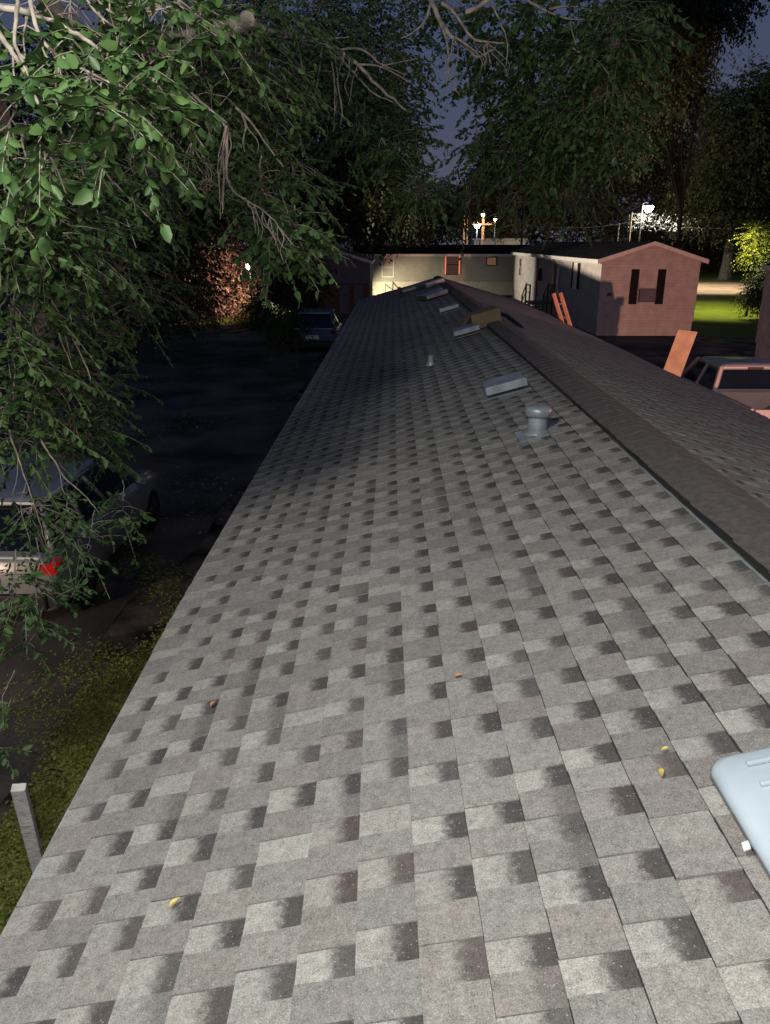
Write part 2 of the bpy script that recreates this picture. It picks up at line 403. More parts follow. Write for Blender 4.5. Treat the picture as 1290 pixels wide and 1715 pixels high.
# ------------------------------------------------------------------ ground
def gz(x, y):
    t = min(1, max(0, (y-16)/18)); return .5*t*t*(3-2*t)
xs = [-400, -120, -60, -30, -15, -8, -4, 0, 4, 8, 15, 25, 40, 60, 120, 400]; ys = [-60, -20, -5, 5, 12, 16, 18, 20, 22, 24, 26, 28, 30, 32, 34, 40, 60, 90, 150, 400, 900]
m = MB(); n = len(xs)
m.v = [(x, y, gz(x, y)) for y in ys for x in xs]
m.f = [(j*n+i, j*n+i+1, (j+1)*n+i+1, (j+1)*n+i) for j in range(len(ys)-1) for i in range(n-1)]
g = m.build('ground', M['ground'], smooth=True); g['kind'] = 'structure'
def sheet(name, m_, outline_fn, ylist, dz=.008):
    m = MB()
    for y in ylist:
        x0, x1 = outline_fn(y); K = 6
        for i in range(K+1):
            x = x0+(x1-x0)*i/K; m.v.append((x, y, gz(x, y)+dz))
    K = 7
    m.f = [(j*K+i, j*K+i+1, (j+1)*K+i+1, (j+1)*K+i) for j in range(len(ylist)-1) for i in range(K-1)]
    o = m.build(name, m_, smooth=True); o['kind'] = 'structure'; return o
ysd = [y*1.0 for y in range(5, 36)]
sheet('driveway', M['asphalt'], lambda y: (-9.5, -3.3+.15*math.sin(y*1.3)+min(.6, max(0, (y-9)*.1))), ysd, .006)
sheet('parking_lane', M['asphalt'], lambda y: (4.6, 12.4), [float(y) for y in range(-4, 37)], .006)
# lawn and the tan road beyond the pink-lit home
sheet('lawn', M['lawn'], lambda y: (13.6, 60), [34, 38, 40, 43, 46, 50, 55, 60, 64], .006)
sheet('dirt_road', M['dirt'], lambda y: (13.9+(y-62)*.1, 90), [63, 66, 70, 75, 80, 83], .012)
sheet('far_lawn', M['lawn'], lambda y: (10, 120), [83, 90, 100, 115, 130], .008)

# ------------------------------------------------------------------ our home
XR, XL, XE = 1.42, -1.08, 3.92; ZR = 3.35; SL = .278; Y0, Y1 = -4.0, 25.5
home = thing('mobile_home', 'long mobile home with a grey shingled roof filling the foreground', 'mobile home', (XR, 10, 0))
m = MB()
zf = .72
m.poly([(XL+.3, Y0+.2, zf), (XE-.3, Y0+.2, zf), (XE-.3, Y0+.2, ZR-SL*2.2-.09), (XR, Y0+.2, ZR-.09), (XL+.3, Y0+.2, ZR-SL*2.2-.09)], (0, Y1-Y0-.4, 0))
m.build('wall', M['siding_grey'], home)
m = MB(); m.box(XL+.36, XE-.36, Y0+.26, Y1-.26, -.05, zf); m.build('skirting', M['skirt'], home)
def zs(x): return ZR-SL*abs(x-XR)
def ex(y): t = max(0, min(1, (4.6-y)/4.0)); return .085*t*t
ySeg = [Y0, -1, 0, .6, 1.2, 1.8, 2.4, 3.0, 3.6, 4.2, 5, 8, 12, 16, 20, Y1]
m = MB()
m.loft([[(XL+.02+ex(y), y, zs(XL+.02)-.06), (XR, y, ZR-.06), (XE-.02, y, zs(XE-.02)-.06), (XE-.02, y, zs(XE-.02)-.012), (XR, y, ZR-.012), (XL+.02+ex(y), y, zs(XL+.02)-.012)] for y in ySeg])
m.build('roof_deck', M['wood'], home)
for sx, x in ((-1, XL), (1, XE)):
    m = MB(); m.loft([[(x+(ex(y) if sx < 0 else 0)+a, y, zs(x)+b) for a, b in ((0, -.14), (-sx*.018, -.14), (-sx*.018, -.014), (0, -.014))] for y in ySeg]); m.build('fascia', M['trim'], home)
    m = MB(); m.loft([[(x+(ex(y) if sx < 0 else 0)+a, y, zs(x)+b) for a, b in ((sx*.012, -.05), (sx*.004, -.05), (sx*.002, -.002), (sx*.012, -.002))] for y in ySeg]); m.build('drip_edge', M['vent_top'], home)
# shingles
def wav(x, y): return .006*math.sin(x*2.1+y*.9)+.005*math.sin(y*2.7+x)+.004*math.sin(y*.37)
def shingles(side):
    vs = []; fs = []; tones = []; uvs = []
    EXP = .1437; cs = 1/math.sqrt(1+SL*SL); width = (2.5 - .10)
    ncourse = int(width/(EXP*cs))+1
    slab = random.Random(5 if side < 0 else 6)
    PAT = [[.105, .09, .12, .10, .095, .085, .13, .10, .095, .08], [.12, .10, .095, .09, .11, .095, .10, .085, .125, .08], [.10, .085, .125, .095, .105, .10, .09, .09, .12, .09]]
    assert all(abs(sum(p)-1) < .011 for p in PAT)
    for c in range(ncourse):
        d0 = c*EXP*cs; d1 = min(d0+EXP*cs*1.12, 2.5)     # distance in x from the eave
        if side > 0 and c % 1 == 0: pass
        y = Y0 - ((c*.148) % 1.0) - slab.uniform(0, .025); kind = 0; seq = [];  nextjoint = y+slab.uniform(.2, 1.0); warpc = slab.uniform(-.003, .003)
        lastt = .5; jz = 0
        while y < Y1:
            joint = not seq
            if joint: seq = list(slab.choice(PAT)); jz = slab.uniform(-.0015, .002); warpc = slab.uniform(-.003, .003)
            wd = seq.pop(0)+slab.uniform(-.007, .007)
            y1 = min(y+wd, Y1); 
            if y1-y < .01: break
            if y1 < Y0+.02: y = y1; kind = 1-kind; continue
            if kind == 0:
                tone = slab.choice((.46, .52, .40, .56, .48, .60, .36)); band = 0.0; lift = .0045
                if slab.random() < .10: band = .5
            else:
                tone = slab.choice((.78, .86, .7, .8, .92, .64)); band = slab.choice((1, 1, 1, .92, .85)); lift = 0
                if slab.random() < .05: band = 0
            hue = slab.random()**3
            if slab.random() < .06: hue = 1
            zb = .0100+lift+jz; zt = .0035+lift*.6
            g0 = .0026 if joint else .0003
            edge = warpc + slab.uniform(-.0008, .0008)
            q = []
            for (dd, zz) in ((d0+edge, 0), (d0+edge, zb), (d1, zt)):
                for yy in (y+g0, y1):
                    x = (XL+dd+ex(yy)*(1-dd/2.5)) if side < 0 else (XE-dd)
                    q.append((x-XR, yy-10, zs(x)-.006+zz+wav(x, yy)))
            n = len(vs); vs += q
            F_ = [(0, 1, 3, 2), (2, 3, 5, 4)]; U_ = [[(0, 0)]*4, [(0, 0), (1, 0), (1, 1), (0, 1)]]
            if lift:     # side cheeks of the raised tab
                q2 = []
                for yy in (y+g0, y1):
                    for dd in (d0+edge, d1):
                        x = (XL+dd+ex(yy)*(1-dd/2.5)) if side < 0 else (XE-dd)
                        q2.append((x-XR, yy-10, zs(x)-.006+wav(x, yy)))
                vs += q2; F_ += [(6, 7, 4, 2), (8, 3, 5, 9)]; U_ += [[(0, 0)]*4]*2
            for k_, (f, u) in enumerate(zip(F_, U_)):
                fs.append(tuple(n+i for i in f)); uvs += u if k_ else [(0, 1.6)]*4; tones += [(tone, band, hue, 1) if k_ else (0, 1, 0, 1)]*4  # butt face darkened: asphalt cut edge, with the course shadow line painted in
            y = y1; kind = 1-kind
    me = bpy.data.meshes.new('shingle_roof'); me.from_pydata(vs, [], fs)
    uvl = me.uv_layers.new(name='UVMap'); uvl.data.foreach_set('uv', np.array(uvs, dtype=np.float32).reshape(-1))
    ca = me.color_attributes.new('tone', 'FLOAT_COLOR', 'CORNER'); ca.data.foreach_set('color', np.array(tones, dtype=np.float32).reshape(-1))
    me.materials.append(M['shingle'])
    o = bpy.data.objects.new('roof_slope', me); C.objects.link(o); o.parent = home; me.transform(__import__('mathutils').Matrix.Translation((0, 0, 0)))
    return o
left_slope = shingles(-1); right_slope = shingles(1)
# ridge vent: raised dark mesh with cap shingles over it
m = MB(); m.poly([(XR-.145, Y0, zs(XR-.145)-.0), (XR, Y0, ZR-.0), (XR+.145, Y0, zs(XR+.145)-.0), (XR+.145, Y0, zs(XR+.145)+.034), (XR, Y0, ZR+.034), (XR-.145, Y0, zs(XR-.145)+.034)], (0, Y1-Y0, 0))
rv = m.build('ridge_vent', M['black'], home)
m = MB(); y = Y0; kk = 0
rr = random.Random(3)
while y < Y1:
    y2 = min(y+.145, Y1); a = .148+rr.uniform(-.004, .004); o0 = .042+.006; o1 = .042+rr.uniform(0, .002)
    for sgn in (-1, 1):
        x0, x1 = XR+sgn*a, XR
        P = [(x0, y, zs(x0)+o0), (x1, y, ZR+o0), (x1, y2+.02, ZR+o1), (x0, y2+.02, zs(x0)+o1)]
        Q = [(p[0], p[1], p[2]-.006) for p in P]
        m.add(P+Q, [(0, 1, 2, 3), (7, 6, 5, 4), (0, 4, 5, 1), (3, 2, 6, 7), (0, 3, 7, 4)])
    y = y2
m.build('ridge_cap', M['capshingle'], home)
# thin pale lip of the vent beside the ridge
m = MB(); m.box(XR-.153, XR-.1475, Y0, 9.3, zs(XR-.155)+.0005, zs(XR-.155)+.0085); m.build('vent_lip', M['vent'], home)
# vents
def box_vent(x, y, i):
    z = zs(x)
    f = MB(); f.obox((x, y, z+.014), V(1, 0, SL).normalized(), V(0, 1, 0), V(-SL, 0, 1).normalized(), .38, .37, .005)
    fl = f.build('box_vent', M['vent'], home, label=None)
    ax = V(1, 0, SL).normalized(); az = V(-SL, 0, 1).normalized(); c = V(x, y, z+.012)
    h = MB(); hx, hy, hz = .165, .165, .095
    rings = [[c+ax*(sx*hx*k)+V(0, sy*hy*k, 0)+az*zz for sx, sy in ((-1, -1), (1, -1), (1, 1), (-1, 1))] for k, zz in ((1, .03), (1.0, hz-.012), (.96, hz), )]
    h.loft(rings); h.build('hood', M['vent_top'], fl, bevel=.006)
    l = MB(); l.obox(c+V(0, -hy-.004, 0)+az*.062, ax, V(0, 1, 0), az, hx*2+.012, .012, .062); l.build('front_flange', M['vent'], fl, bevel=.003)
    e = MB(); e.obox(c-ax*(hx+.004)+az*.058, ax, V(0, 1, 0), az, .006, hy*2, .05); e.build('side_flange', M['alu'], fl)
    b = MB(); b.obox(c+az*.012, ax, V(0, 1, 0), az, hx*1.7, hy*1.7, .03); b.build('vent_throat', M['black'], fl)
for i, (x, y) in enumerate(((.94, 6.42), (.98, 10.5), (1.0, 14.1), (1.02, 19.0))): box_vent(x, y, i)
def pipe_vent(x, y):
    z = zs(x)
    p = MB(); p.lathe((x, y, z-.02), (0, 0, 1), [(0, .085), (.035, .076), (.036, .063), (.17, .063), (.17, .055)], 28)
    pv = p.build('pipe_vent', M['vent'], home, smooth=False)
    c = MB(); c.lathe((x, y, z+.125), (0, 0, 1), [(0, .080), (0.004, .088), (.042, .090), (.056, .082), (.066, .05), (.07, .01)], 32); c.build('cap', M['vent'], pv, smooth=True)
    f = MB(); f.obox((x, y, z+.012), V(1, 0, SL).normalized(), V(0, 1, 0), V(-SL, 0, 1).normalized(), .26, .26, .006); f.build('flashing', M['vent_top'], pv)
pipe_vent(.94, 4.92)
p = MB(); x, y = .43, 8.85; p.lathe((x, y, zs(x)-.02), (0, 0, 1), [(0, .06), (.05, .045), (.051, .036), (.13, .036), (.131, .024)], 20); p.build('plumbing_stack', M['vent'], home)
p = MB(); x, y = .16, 21.0; p.lathe((x, y, zs(x)-.02), (0, 0, 1), [(0, .07), (.05, .06), (.051, .05), (.30, .05), (.301, .04)], 16); p.build('plumbing_stack', M['brownwall'], home)
# skylight / fan lid near the camera
def rrect(cx, cy, hx, hy, r, zfun, n=6):
    pts = []
    for (sx, sy, a0) in ((1, 1, 0), (-1, 1, 90), (-1, -1, 180), (1, -1, 270)):
        for i in range(n+1):
            a = R(a0+90*i/n); px_ = cx+sx*(hx-r)+r*math.cos(a); py_ = cy+sy*(hy-r)+r*math.sin(a)
            pts.append((px_, py_, zfun(px_, py_)))
    return pts
lx, ly = .965, 1.36
def zl(h): return lambda x, y: zs(x)+h
m = MB(); m.loft([rrect(lx, ly, .185, .175, .02, zl(.004)), rrect(lx, ly, .185, .175, .02, zl(.016)), rrect(lx, ly, .165, .155, .02, zl(.018)), rrect(lx, ly, .165, .155, .02, zl(.045))])
lid0 = m.build('vent_curb', M['vent'], home)
m = MB(); m.loft([rrect(lx, ly, .203, .188, .035, zl(.034)), rrect(lx, ly, .209, .194, .04, zl(.037)), rrect(lx, ly, .210, .195, .042, zl(.052)), rrect(lx, ly, .205, .190, .04, zl(.064)), rrect(lx, ly, .193, .178, .04, zl(.070)), rrect(lx, ly, .165, .15, .04, zl(.072)), rrect(lx, ly, .05, .05, .02, zl(.075))])
m.build('lid', M['lid'], lid0, smooth=True)
for yy in (1.495, 1.425, 1.355, 1.285, 1.22):
    m = MB(); m.obox((lx, yy, zs(lx)+.078), V(1, 0, SL).normalized(), V(0, 1, 0), V(-SL, 0, 1).normalized(), .30, .013, .012); m.build('rib', M['lid'], lid0, bevel=.004)
m = MB(); m.obox((lx-.212, ly-.045, zs(lx-.212)+.026), V(1, 0, .5).normalized(), V(.2, 1, 0).normalized(), V(-.5, 0, 1).normalized(), .016, .024, .003); m.build('clip', M['clip'], lid0)

# things lying on the roof
def fallen_leaf(x, y, s, rot, mt, label):
    m = MB(); z = zs(x)+.016+wav(x, y); ax = V(math.cos(rot), math.sin(rot), SL*math.cos(rot)*(1)).normalized(); ay = V(-math.sin(rot), math.cos(rot), -SL*math.sin(rot)).normalized(); up = V(0, 0, 1)
    c = V(x, y, z)
    L_ = [c-ax*s, c-ax*s*.5+ay*s*.38+up*s*.25, c+ax*s*.2+ay*s*.42+up*s*.32, c+ax*s+up*s*.1, c+ax*s*.2-ay*s*.42+up*s*.28, c-ax*s*.5-ay*s*.38+up*s*.22]
    mid = [c-ax*s*.5+up*s*.05, c+ax*s*.2+up*s*.06]
    m.v = [tuple(p) for p in L_+mid]; m.f = [(0, 1, 6), (1, 2, 7, 6), (2, 3, 7), (3, 4, 7), (4, 5, 6, 7), (5, 0, 6)]
    o = m.build('fallen_leaf', mt, base=c)
    st = o.modifiers.new('thick', 'SOLIDIFY'); st.thickness = .0006
    tag(o, label, 'leaf', 'fallen leaves on the shingles')
fallen_leaf(-.55, 1.51, .017, .8, M['yellowleaf'], 'pale yellow fallen leaf on the shingles near the left eave')
fallen_leaf(.67, 1.60, .015, 1.4, M['yellowleaf'], 'bright yellow fallen leaf on the shingles left of the plastic lid')
fallen_leaf(.705, 1.68, .011, .2, M['yellowleaf'], 'tiny pale fallen leaf just uphill of the bright yellow one')
fallen_leaf(.22, 2.24, .016, 0, M['orangeleaf'], 'small orange fallen leaf in the middle of the roof slope')
fallen_leaf(-.66, 2.44, .018, 1.2, M['orangeleaf'], 'brown fallen leaf on a dark shingle by the left eave')
# cardboard box
cb = thing('cardboard_box', 'open tan cardboard box lying against the ridge behind a box vent', 'box', (1.2, 10.75, zs(1.2)))
ax = V(math.cos(.1), math.sin(.1), .27).normalized(); ay = V(-math.sin(.1), math.cos(.1), 0).normalized(); az = ax.cross(ay)
c = V(1.25, 10.9, zs(1.25)+.11)
m = MB()
for off, s3 in (((0, -.17, 0), (.40, .006, .19)), ((0, .17, 0), (.40, .006, .19)), ((.197, 0, 0), (.006, .334, .19)), ((0, 0, -.092), (.388, .334, .006)), ((0, 0, .098), (.40, .346, .006))):
    m.obox(c+ax*off[0]+ay*off[1]+az*off[2], ax, ay, az, *s3)
m.build('carton', M['card'], cb)
m = MB(); fa = (ax*-.75-az*.55).normalized(); m.obox(c-ax*.2+fa*.09+az*.098, fa, ay, fa.cross(ay), .19, .33, .005); m.build('flap', M['card'], cb)
m = MB(); fa = (ax*-.9-az*.35).normalized(); m.obox(c-ax*.2+fa*.07-az*.08, fa, ay, fa.cross(ay), .15, .33, .005); m.build('flap', M['card'], cb)
# shingle bundles at the far end
def bundle(x, y, rot, L_, W_, H_, label, tilt=0):
    t = thing('shingle_bundle', label, 'bundle', (x, y, zs(x)), 'wrapped shingle bundles on the far roof')
    ax = V(math.cos(rot), math.sin(rot), SL*math.cos(rot)+tilt).normalized(); ay = V(-math.sin(rot), math.cos(rot), -SL*math.sin(rot)).normalized(); az = ax.cross(ay).normalized()
    c = V(x, y, zs(x)+.03+H_/2)
    m = MB(); m.obox(c, ax, ay, az, L_, W_, H_); m.build('shingles', M['shinglestack'], t, bevel=.01)
    m = MB(); m.obox(c+az*(H_/2+.006), ax, ay, az, L_*.92, W_*1.02, .008); m.obox(c+az*(H_*.02)-ay*(W_/2+.006), ax, ay, az, L_*.90, .006, H_*.8); m.build('wrapper', M['wrap'], t)
bundle(.88, 18.0, .25, .55, .75, .09, 'pale wrapped shingle bundle nearest the camera at the far ridge')
bundle(.60, 22.4, -.1, .75, .34, .08, 'pale wrapped shingle bundle lying left at the far end of the roof')
bundle(1.03, 21.6, .6, .7, .34, .12, 'shingle bundle farthest up against the far ridge')
# offcut strip
m = MB(); m.tube([(1.62, 12.6, zs(1.62)+.05), (1.75, 12.2, zs(1.75)+.07), (1.8, 11.6, zs(1.8)+.04), (1.82, 11.1, zs(1.82)+.03)], [.03, .035, .03, .02], 6)
tag(m.build('roofing_strip', M['black'], base=(1.7, 12, zs(1.7))), 'black curled strip of roofing beyond the ridge by the cardboard box', 'roofing strip')

# ------------------------------------------------------------------ window helper
def window(par, c, r, n, w, h, frame, pane, t=.06, mull=True, name='window', lab=None):
    c = Vector(c); r = Vector(r); n = Vector(n); u = V(0, 0, 1)
    m = MB()
    for sx in (-1, 1): m.obox(c+r*(sx*(w/2-t/2))+n*.02, r, n, u, t, .05, h)
    for sz in (-1, 1): m.obox(c+u*(sz*(h/2-t/2))+n*.021, r, n, u, w-t*2, .05, t)
    if mull: m.obox(c+n*.019, r, n, u, w-t*2, .045, t*.7)
    f = m.build(name, frame, par, label=lab)
    m = MB(); m.obox(c+n*.008, r, n, u, w-t*1.2, .01, h-t*1.2); m.build('pane', pane, f)
    return f
def trailer(name, label, x0, x1, y0, y1, zg, eave, rise, wall, roofm, skirtm, axis='y', oh=.12, cat='mobile home', sk=.62, fasc=None, group=None):
    t = thing(name, label, cat, ((x0+x1)/2, (y0+y1)/2, zg), group)
    def T(u, v, z): return (v, u, z) if axis == 'y' else (u, v, z)
    u0, u1, v0, v1 = (y0, y1, x0, x1) if axis == 'y' else (x0, x1, y0, y1)
    vm = (v0+v1)/2; hw = (v1-v0)/2; sl = rise/hw
    m = MB(); m.poly([T(u0, v0, zg+sk), T(u0, v1, zg+sk), T(u0, v1, eave-.06), T(u0, vm, eave+rise-.06), T(u0, v0, eave-.06)], Vector(T(u1-u0, 0, 0))); m.build('wall', wall, t)
    m = MB(); a, b_ = T(u0+.04, v0+.04, 0), T(u1-.04, v1-.04, 0); m.box(a[0], b_[0], a[1], b_[1], zg-.1, zg+sk-.003); m.build('skirting', skirtm, t)
    e = oh; m = MB()
    m.poly([T(u0-e, v0-e, eave-e*sl-.055), T(u0-e, vm, eave+rise-.055), T(u0-e, v1+e, eave-e*sl-.055), T(u0-e, v1+e, eave-e*sl+.02), T(u0-e, vm, eave+rise+.02), T(u0-e, v0-e, eave-e*sl+.02)], Vector(T(u1-u0+2*e, 0, 0))); m.build('roof', roofm, t)
    fm = fasc or M['trim']
    m = MB()
    for v in (v0-e-.022, v1+e+.002):
        a, b_ = T(u0-e, v, 0), T(u1+e, v+.02, 0); m.box(a[0], b_[0], a[1], b_[1], eave-e*sl-.15, eave-e*sl+.024)
    for u in (u0-e-.024, u1+e+.002):
        m.poly([T(u, v0-e-.022, eave-e*sl-.15), T(u, vm, eave+rise-.13), T(u, v1+e+.022, eave-e*sl-.15), T(u, v1+e+.022, eave-e*sl+.024), T(u, vm, eave+rise+.024), T(u, v0-e-.022, eave-e*sl+.024)], Vector(T(.022, 0, 0)))
    m.build('fascia', fm, t)
    return t
# right-hand trailer with the pink-lit gable
TX0, TX1, TY0, TY1 = 8.9, 13.1, 34.6, 60.0
tr = trailer('mobile_home', 'mobile home whose gable end with black shutters glows pink behind the pickup', TX0, TX1, TY0, TY1, .5, 3.74, .66, M['siding_pink'], M['darkroof'], M['siding_pink'], oh=.22)
m = MB(); m.box(TX0-.22, TX0-.002, TY0, TY1, 3.59, 3.61); m.build('soffit', M['white'], tr)
window(tr, (10.93, TY0-.01, 2.62), (1, 0, 0), (0, -1, 0), .74, 1.36, M['siding_pink'], M['siding_pink'], mull=False, t=.05)
m = MB(); m.box(10.58, 11.28, TY0-.22, TY0-.03, 1.95, 2.50); m.build('air_conditioner', M['mauvewall'], tr, bevel=.02)
for x in (10.36, 11.50): m = MB(); m.box(x-.17, x+.17, TY0-.045, TY0-.003, 1.85, 3.3); m.build('shutter', M['shutter'], tr, bevel=.01)
m = MB(); m.box(9.25, 9.42, TY0-.08, TY0-.003, 2.2, 2.33); m.build('outlet_box', M['steel'], tr)
for (y, z, h, ww, pn, sh) in ((56.5, 2.75, 1.25, .9, M['glass'], 0), (39.3, 2.85, 1.2, .75, M['blind'], 1)):
    window(tr, (TX0-.01, y, z), (0, 1, 0), (-1, 0, 0), ww, h, M['white'], pn)
    if sh:
        for q in (-1, 1): m = MB(); m.box(TX0-.04, TX0-.003, y+q*.62-.2, y+q*.62+.2, z-h/2, z+h/2); m.build('shutter', M['shutter'], tr)
m = MB(); m.box(TX0-.05, TX0-.003, 44.2, 45.2, 1.3, 3.3); d = m.build('door', M['steel'], tr)
m = MB(); m.box(TX0-.065, TX0-.052, 44.4, 45.0, 2.3, 3.1); m.build('pane', M['glass'], d)
m = MB(); m.box(TX0-.065, TX0-.052, 43.1, 43.5, 1.5, 3.2); m.build('door_side_panel', M['blind'], tr)
m = MB(); m.box(TX0-.25, TX0-.003, 48.3, 48.9, 2.2, 2.9); m.build('meter_box', M['steel'], tr)
m = MB(); m.box(TX0-.07, TX0-.003, 49.6, 49.75, .55, 3.6); m.build('downspout', M['steel'], tr)
# steps
st = thing('porch_steps', 'grey wooden porch steps with railings below the trailer door', 'steps', (8.2, 44.6, .5))
m = MB(); m.box(7.5, 8.83, 44.0, 45.4, 1.18, 1.26); m.build('landing', M['wood'], st)
for i in range(4): m = MB(); m.box(7.5, 8.8, 45.4+i*.26, 45.66+i*.26, 1.02-i*.17, 1.07-i*.17); m.build('step', M['wood'], st)
for x in (7.52, 8.76):
    for (ya, yb, za, zb) in ((44.05, 45.4, 2.15, 2.15), (45.4, 46.6, 2.15, 1.45)):
        m = MB(); m.tube([(x, ya, za), (x, yb, zb)], .035, 6); m.tube([(x, ya, za-.4), (x, yb, zb-.4)], .025, 6); m.build('handrail', M['steel'], st)
for x in (7.52, 8.76):
    for y, z in ((44.05, 2.2), (45.4, 2.2), (46.6, 1.5)): m = MB(); m.box(x-.04, x+.04, y-.04, y+.04, .45, z); m.build('post', M['steel'], st)
# far transverse trailer
ft = trailer('mobile_home', 'far grey mobile home turned sideways with cream skirting lit by a porch lamp', -3.0, 13.5, 62, 66.2, .5, 3.55, .62, M['siding_grey'], M['darkroof'], M['skirt'], axis='x', oh=.15, sk=1.0)
window(ft, (-.41, 61.99, 2.58), (1, 0, 0), (0, -1, 0), .95, 1.5, M['white'], M['siding_grey'])
fw = window(ft, (4.53, 61.99, 2.76), (1, 0, 0), (0, -1, 0), 1.15, 1.5, M['shutter'], M['glass'])
for x in (3.96, 5.02): m = MB(); m.box(x, x+.08, 61.93, 61.96, 2.05, 3.45); m.build('glow_strip', M['redglow'], fw)
window(ft, (7.5, 61.99, 3.0), (1, 0, 0), (0, -1, 0), .8, .65, M['shutter'], M['warmglass'], mull=False)
m = MB(); m.tube([(-.6, 61.2, 1.35), (.4, 61.6, .6)], .03, 6); m.tube([(-.6, 61.2, .5), (-.6, 61.2, 1.4)], .03, 6)
tag(m.build('handrail', M['steel'], base=(-.6, 61.2, .5)), 'thin dark handrail in front of the bright cream skirting', 'handrail')
# left dark house
lh = trailer('small_house', 'small dark gabled house with pale door panels beyond the left end of the roof', -5.0, -1.3, 45, 52, .45, 3.42, .55, M['mauvewall'], M['greyroof'], M['brownwall'], oh=.12, cat='house', sk=1.75)
for x, w_, in ((-2.75, .55), (-1.95, .5)):
    m = MB(); m.box(x-w_/2, x+w_/2, 44.93, 44.997, .55, 2.1); m.build('door_panel', M['mauvewall'], lh)
# right neighbour
nb = trailer('mobile_home', 'pale mobile home cut off by the right edge beside the pickup', 13.35, 17.6, 4, 29, .3, 3.62, .58, M['siding_pink'], M['darkroof'], M['siding_pink'], oh=.1)
# distant dark trailer behind the pink one
trailer('mobile_home', 'distant low grey roofed home behind the trees above the pink gable', 30.0, 46.0, 112, 117, .5, 4.9, .9, M['siding_grey'], M['greyroof'], M['siding_grey'], axis='x', oh=.15)
# lit white buildings behind the trees
def bldg(name, label, x0, x1, y, d, z1, rise, mt=None):
    t = trailer(name, label, x0, x1, y, y+d, .5, z1, rise, mt or M['whitewall'], M['greyroof'], mt or M['whitewall'], axis='x', cat='building', oh=.2)
    return t
wb = bldg('white_building', 'bright lamplit white building seen in gaps behind the street lamp', 36.5, 48, 128, 9, 8.6, 1.5)
for x in (38.5, 42, 45.5): window(wb, (x, 127.99, 5.6), (1, 0, 0), (0, -1, 0), 1.1, 1.4, M['white'], M['glass'])
wb2 = bldg('white_building', 'dim white building behind the poles and wires', 9.5, 15.5, 96, 7, 4.8, .8)
window(wb2, (12.2, 95.99, 3.4), (1, 0, 0), (0, -1, 0), 1.1, 1.2, M['white'], M['glass'])
wb3 = bldg('pale_building', 'pale lamplit building behind the far sideways mobile home on the left', -9.5, -.2, 84, 7, 4.7, .9)
window(wb3, (-3.4, 83.99, 3.2), (1, 0, 0), (0, -1, 0), 1.0, 1.2, M['white'], M['glass'])

# ------------------------------------------------------------------ poles, lamps, wires
def pole(label, p, h, r=.14, cross=None, mt=None, cat='utility pole', group='utility poles'):
    x, y = p; z = gz(x, y)
    t = thing('utility_pole', label, cat, (x, y, z), group)
    m = MB(); m.tube([(x, y, z-.2), (x, y, z+h)], [r, r*.7], 10); m.build('shaft', mt or M['pole'], t, smooth=True)
    if cross:
        for ch in cross:
            m = MB(); m.box(x-1.2, x+1.2, y-.08-r, y+.02-r, z+ch, z+ch+.14); m.build('crossarm', mt or M['pole'], t)
            for q in (-1.05, -.5, .5, 1.05): m = MB(); m.lathe((x+q, y-.03-r, z+ch+.14), (0, 0, 1), [(0, .04), (.06, .06), (.1, .05), (.16, .03)], 8); m.build('insulator', M['steel'], t)
    return t
pole('tall dark utility pole carrying the bright wires', (11.77, 75), 8.0, .13, (7.2,), M['darkbark'])
pole('amber lit wooden utility pole with a crossarm beside two small lamps', (9.6, 88), 6.9, .2, (5.6,))
pole('thinner of the two leaning pair of poles left of the amber pole', (7.55, 88), 6.8, .12)
pole('right one of the close pair of thin poles left of the amber pole', (8.0, 89), 6.7, .12)
pole('warm lit pole directly left of the brightest street lamp', (22.7, 79), 6.6, .15)
pole('thin dark pole just left of the warm lit lamp pole', (21.9, 80), 5.6, .09, mt=M['darkbark'])
def street_lamp(label, p, z, head, gl, power, col, arm=(0, 0), pole_=True, h_=True):
    x, y = p; zg = gz(x, y)
    t = thing('street_lamp', label, 'street lamp', (x, y, zg), 'lit lamps around the park')
    if pole_:
        m = MB(); m.tube([(x, y, zg-.1), (x, y, z+.35)], [.09, .06] if h_ else [.03, .025], 8); m.build('pole', M['steel'] if h_ else M['blackbark0'], t)
    hx, hy = x+arm[0], y+arm[1]
    m = MB(); m.tube([(x, y, z+.3), ((x+hx)/2, (y+hy)/2, z+.48), (hx, hy, z+.32)], .035, 6); m.build('arm', M['steel'], t)
    m = MB(); m.lathe((hx, hy, z+.12), (0, 0, 1), [(0, head*.62), (.05, head*.6), (.16, head*.35), (.2, .04)], 16); m.build('lamp_hood', M['steel'], t)
    m = MB(); m.lathe((hx, hy, z), (0, 0, 1), [(-head*.9, .03), (-head*.75, head*.5), (-head*.3, head*.85), (.0, head*.9), (.115, head*.9)], 16); m.build('lamp_glass', gl, t, smooth=True)
    if h_: lamp('lamp_light', 'POINT', (hx, hy-head*1.3, z-head*1.2), power, col, head)
    else: lamp('lamp_light', 'SPOT', (hx, hy-head*1.3, z-head*1.2), power, col, head, target=(hx-2.3, hy+2.4, z-1.3), angle=110, blend=.5)
street_lamp('brightest white street lamp on a pole above the pink gable', (24.0, 80), 7.55, .5, M['lampw'], 1700, (1, .86, .62), arm=(.6, 0))
street_lamp('bluish white lamp left of the amber utility pole', (8.75, 86), 6.0, .32, M['lampb'], 500, (.7, .82, 1))
street_lamp('small amber lamp at the top of the amber utility pole', (9.6, 87.3), 7.1, .2, M['lampo'], 600, (1, .5, .2), pole_=False, arm=(-.15, -.1))
street_lamp('small yellowish lamp right of the amber utility pole', (10.75, 87), 6.6, .17, M['lampdim'], 60, (1, .8, .5))
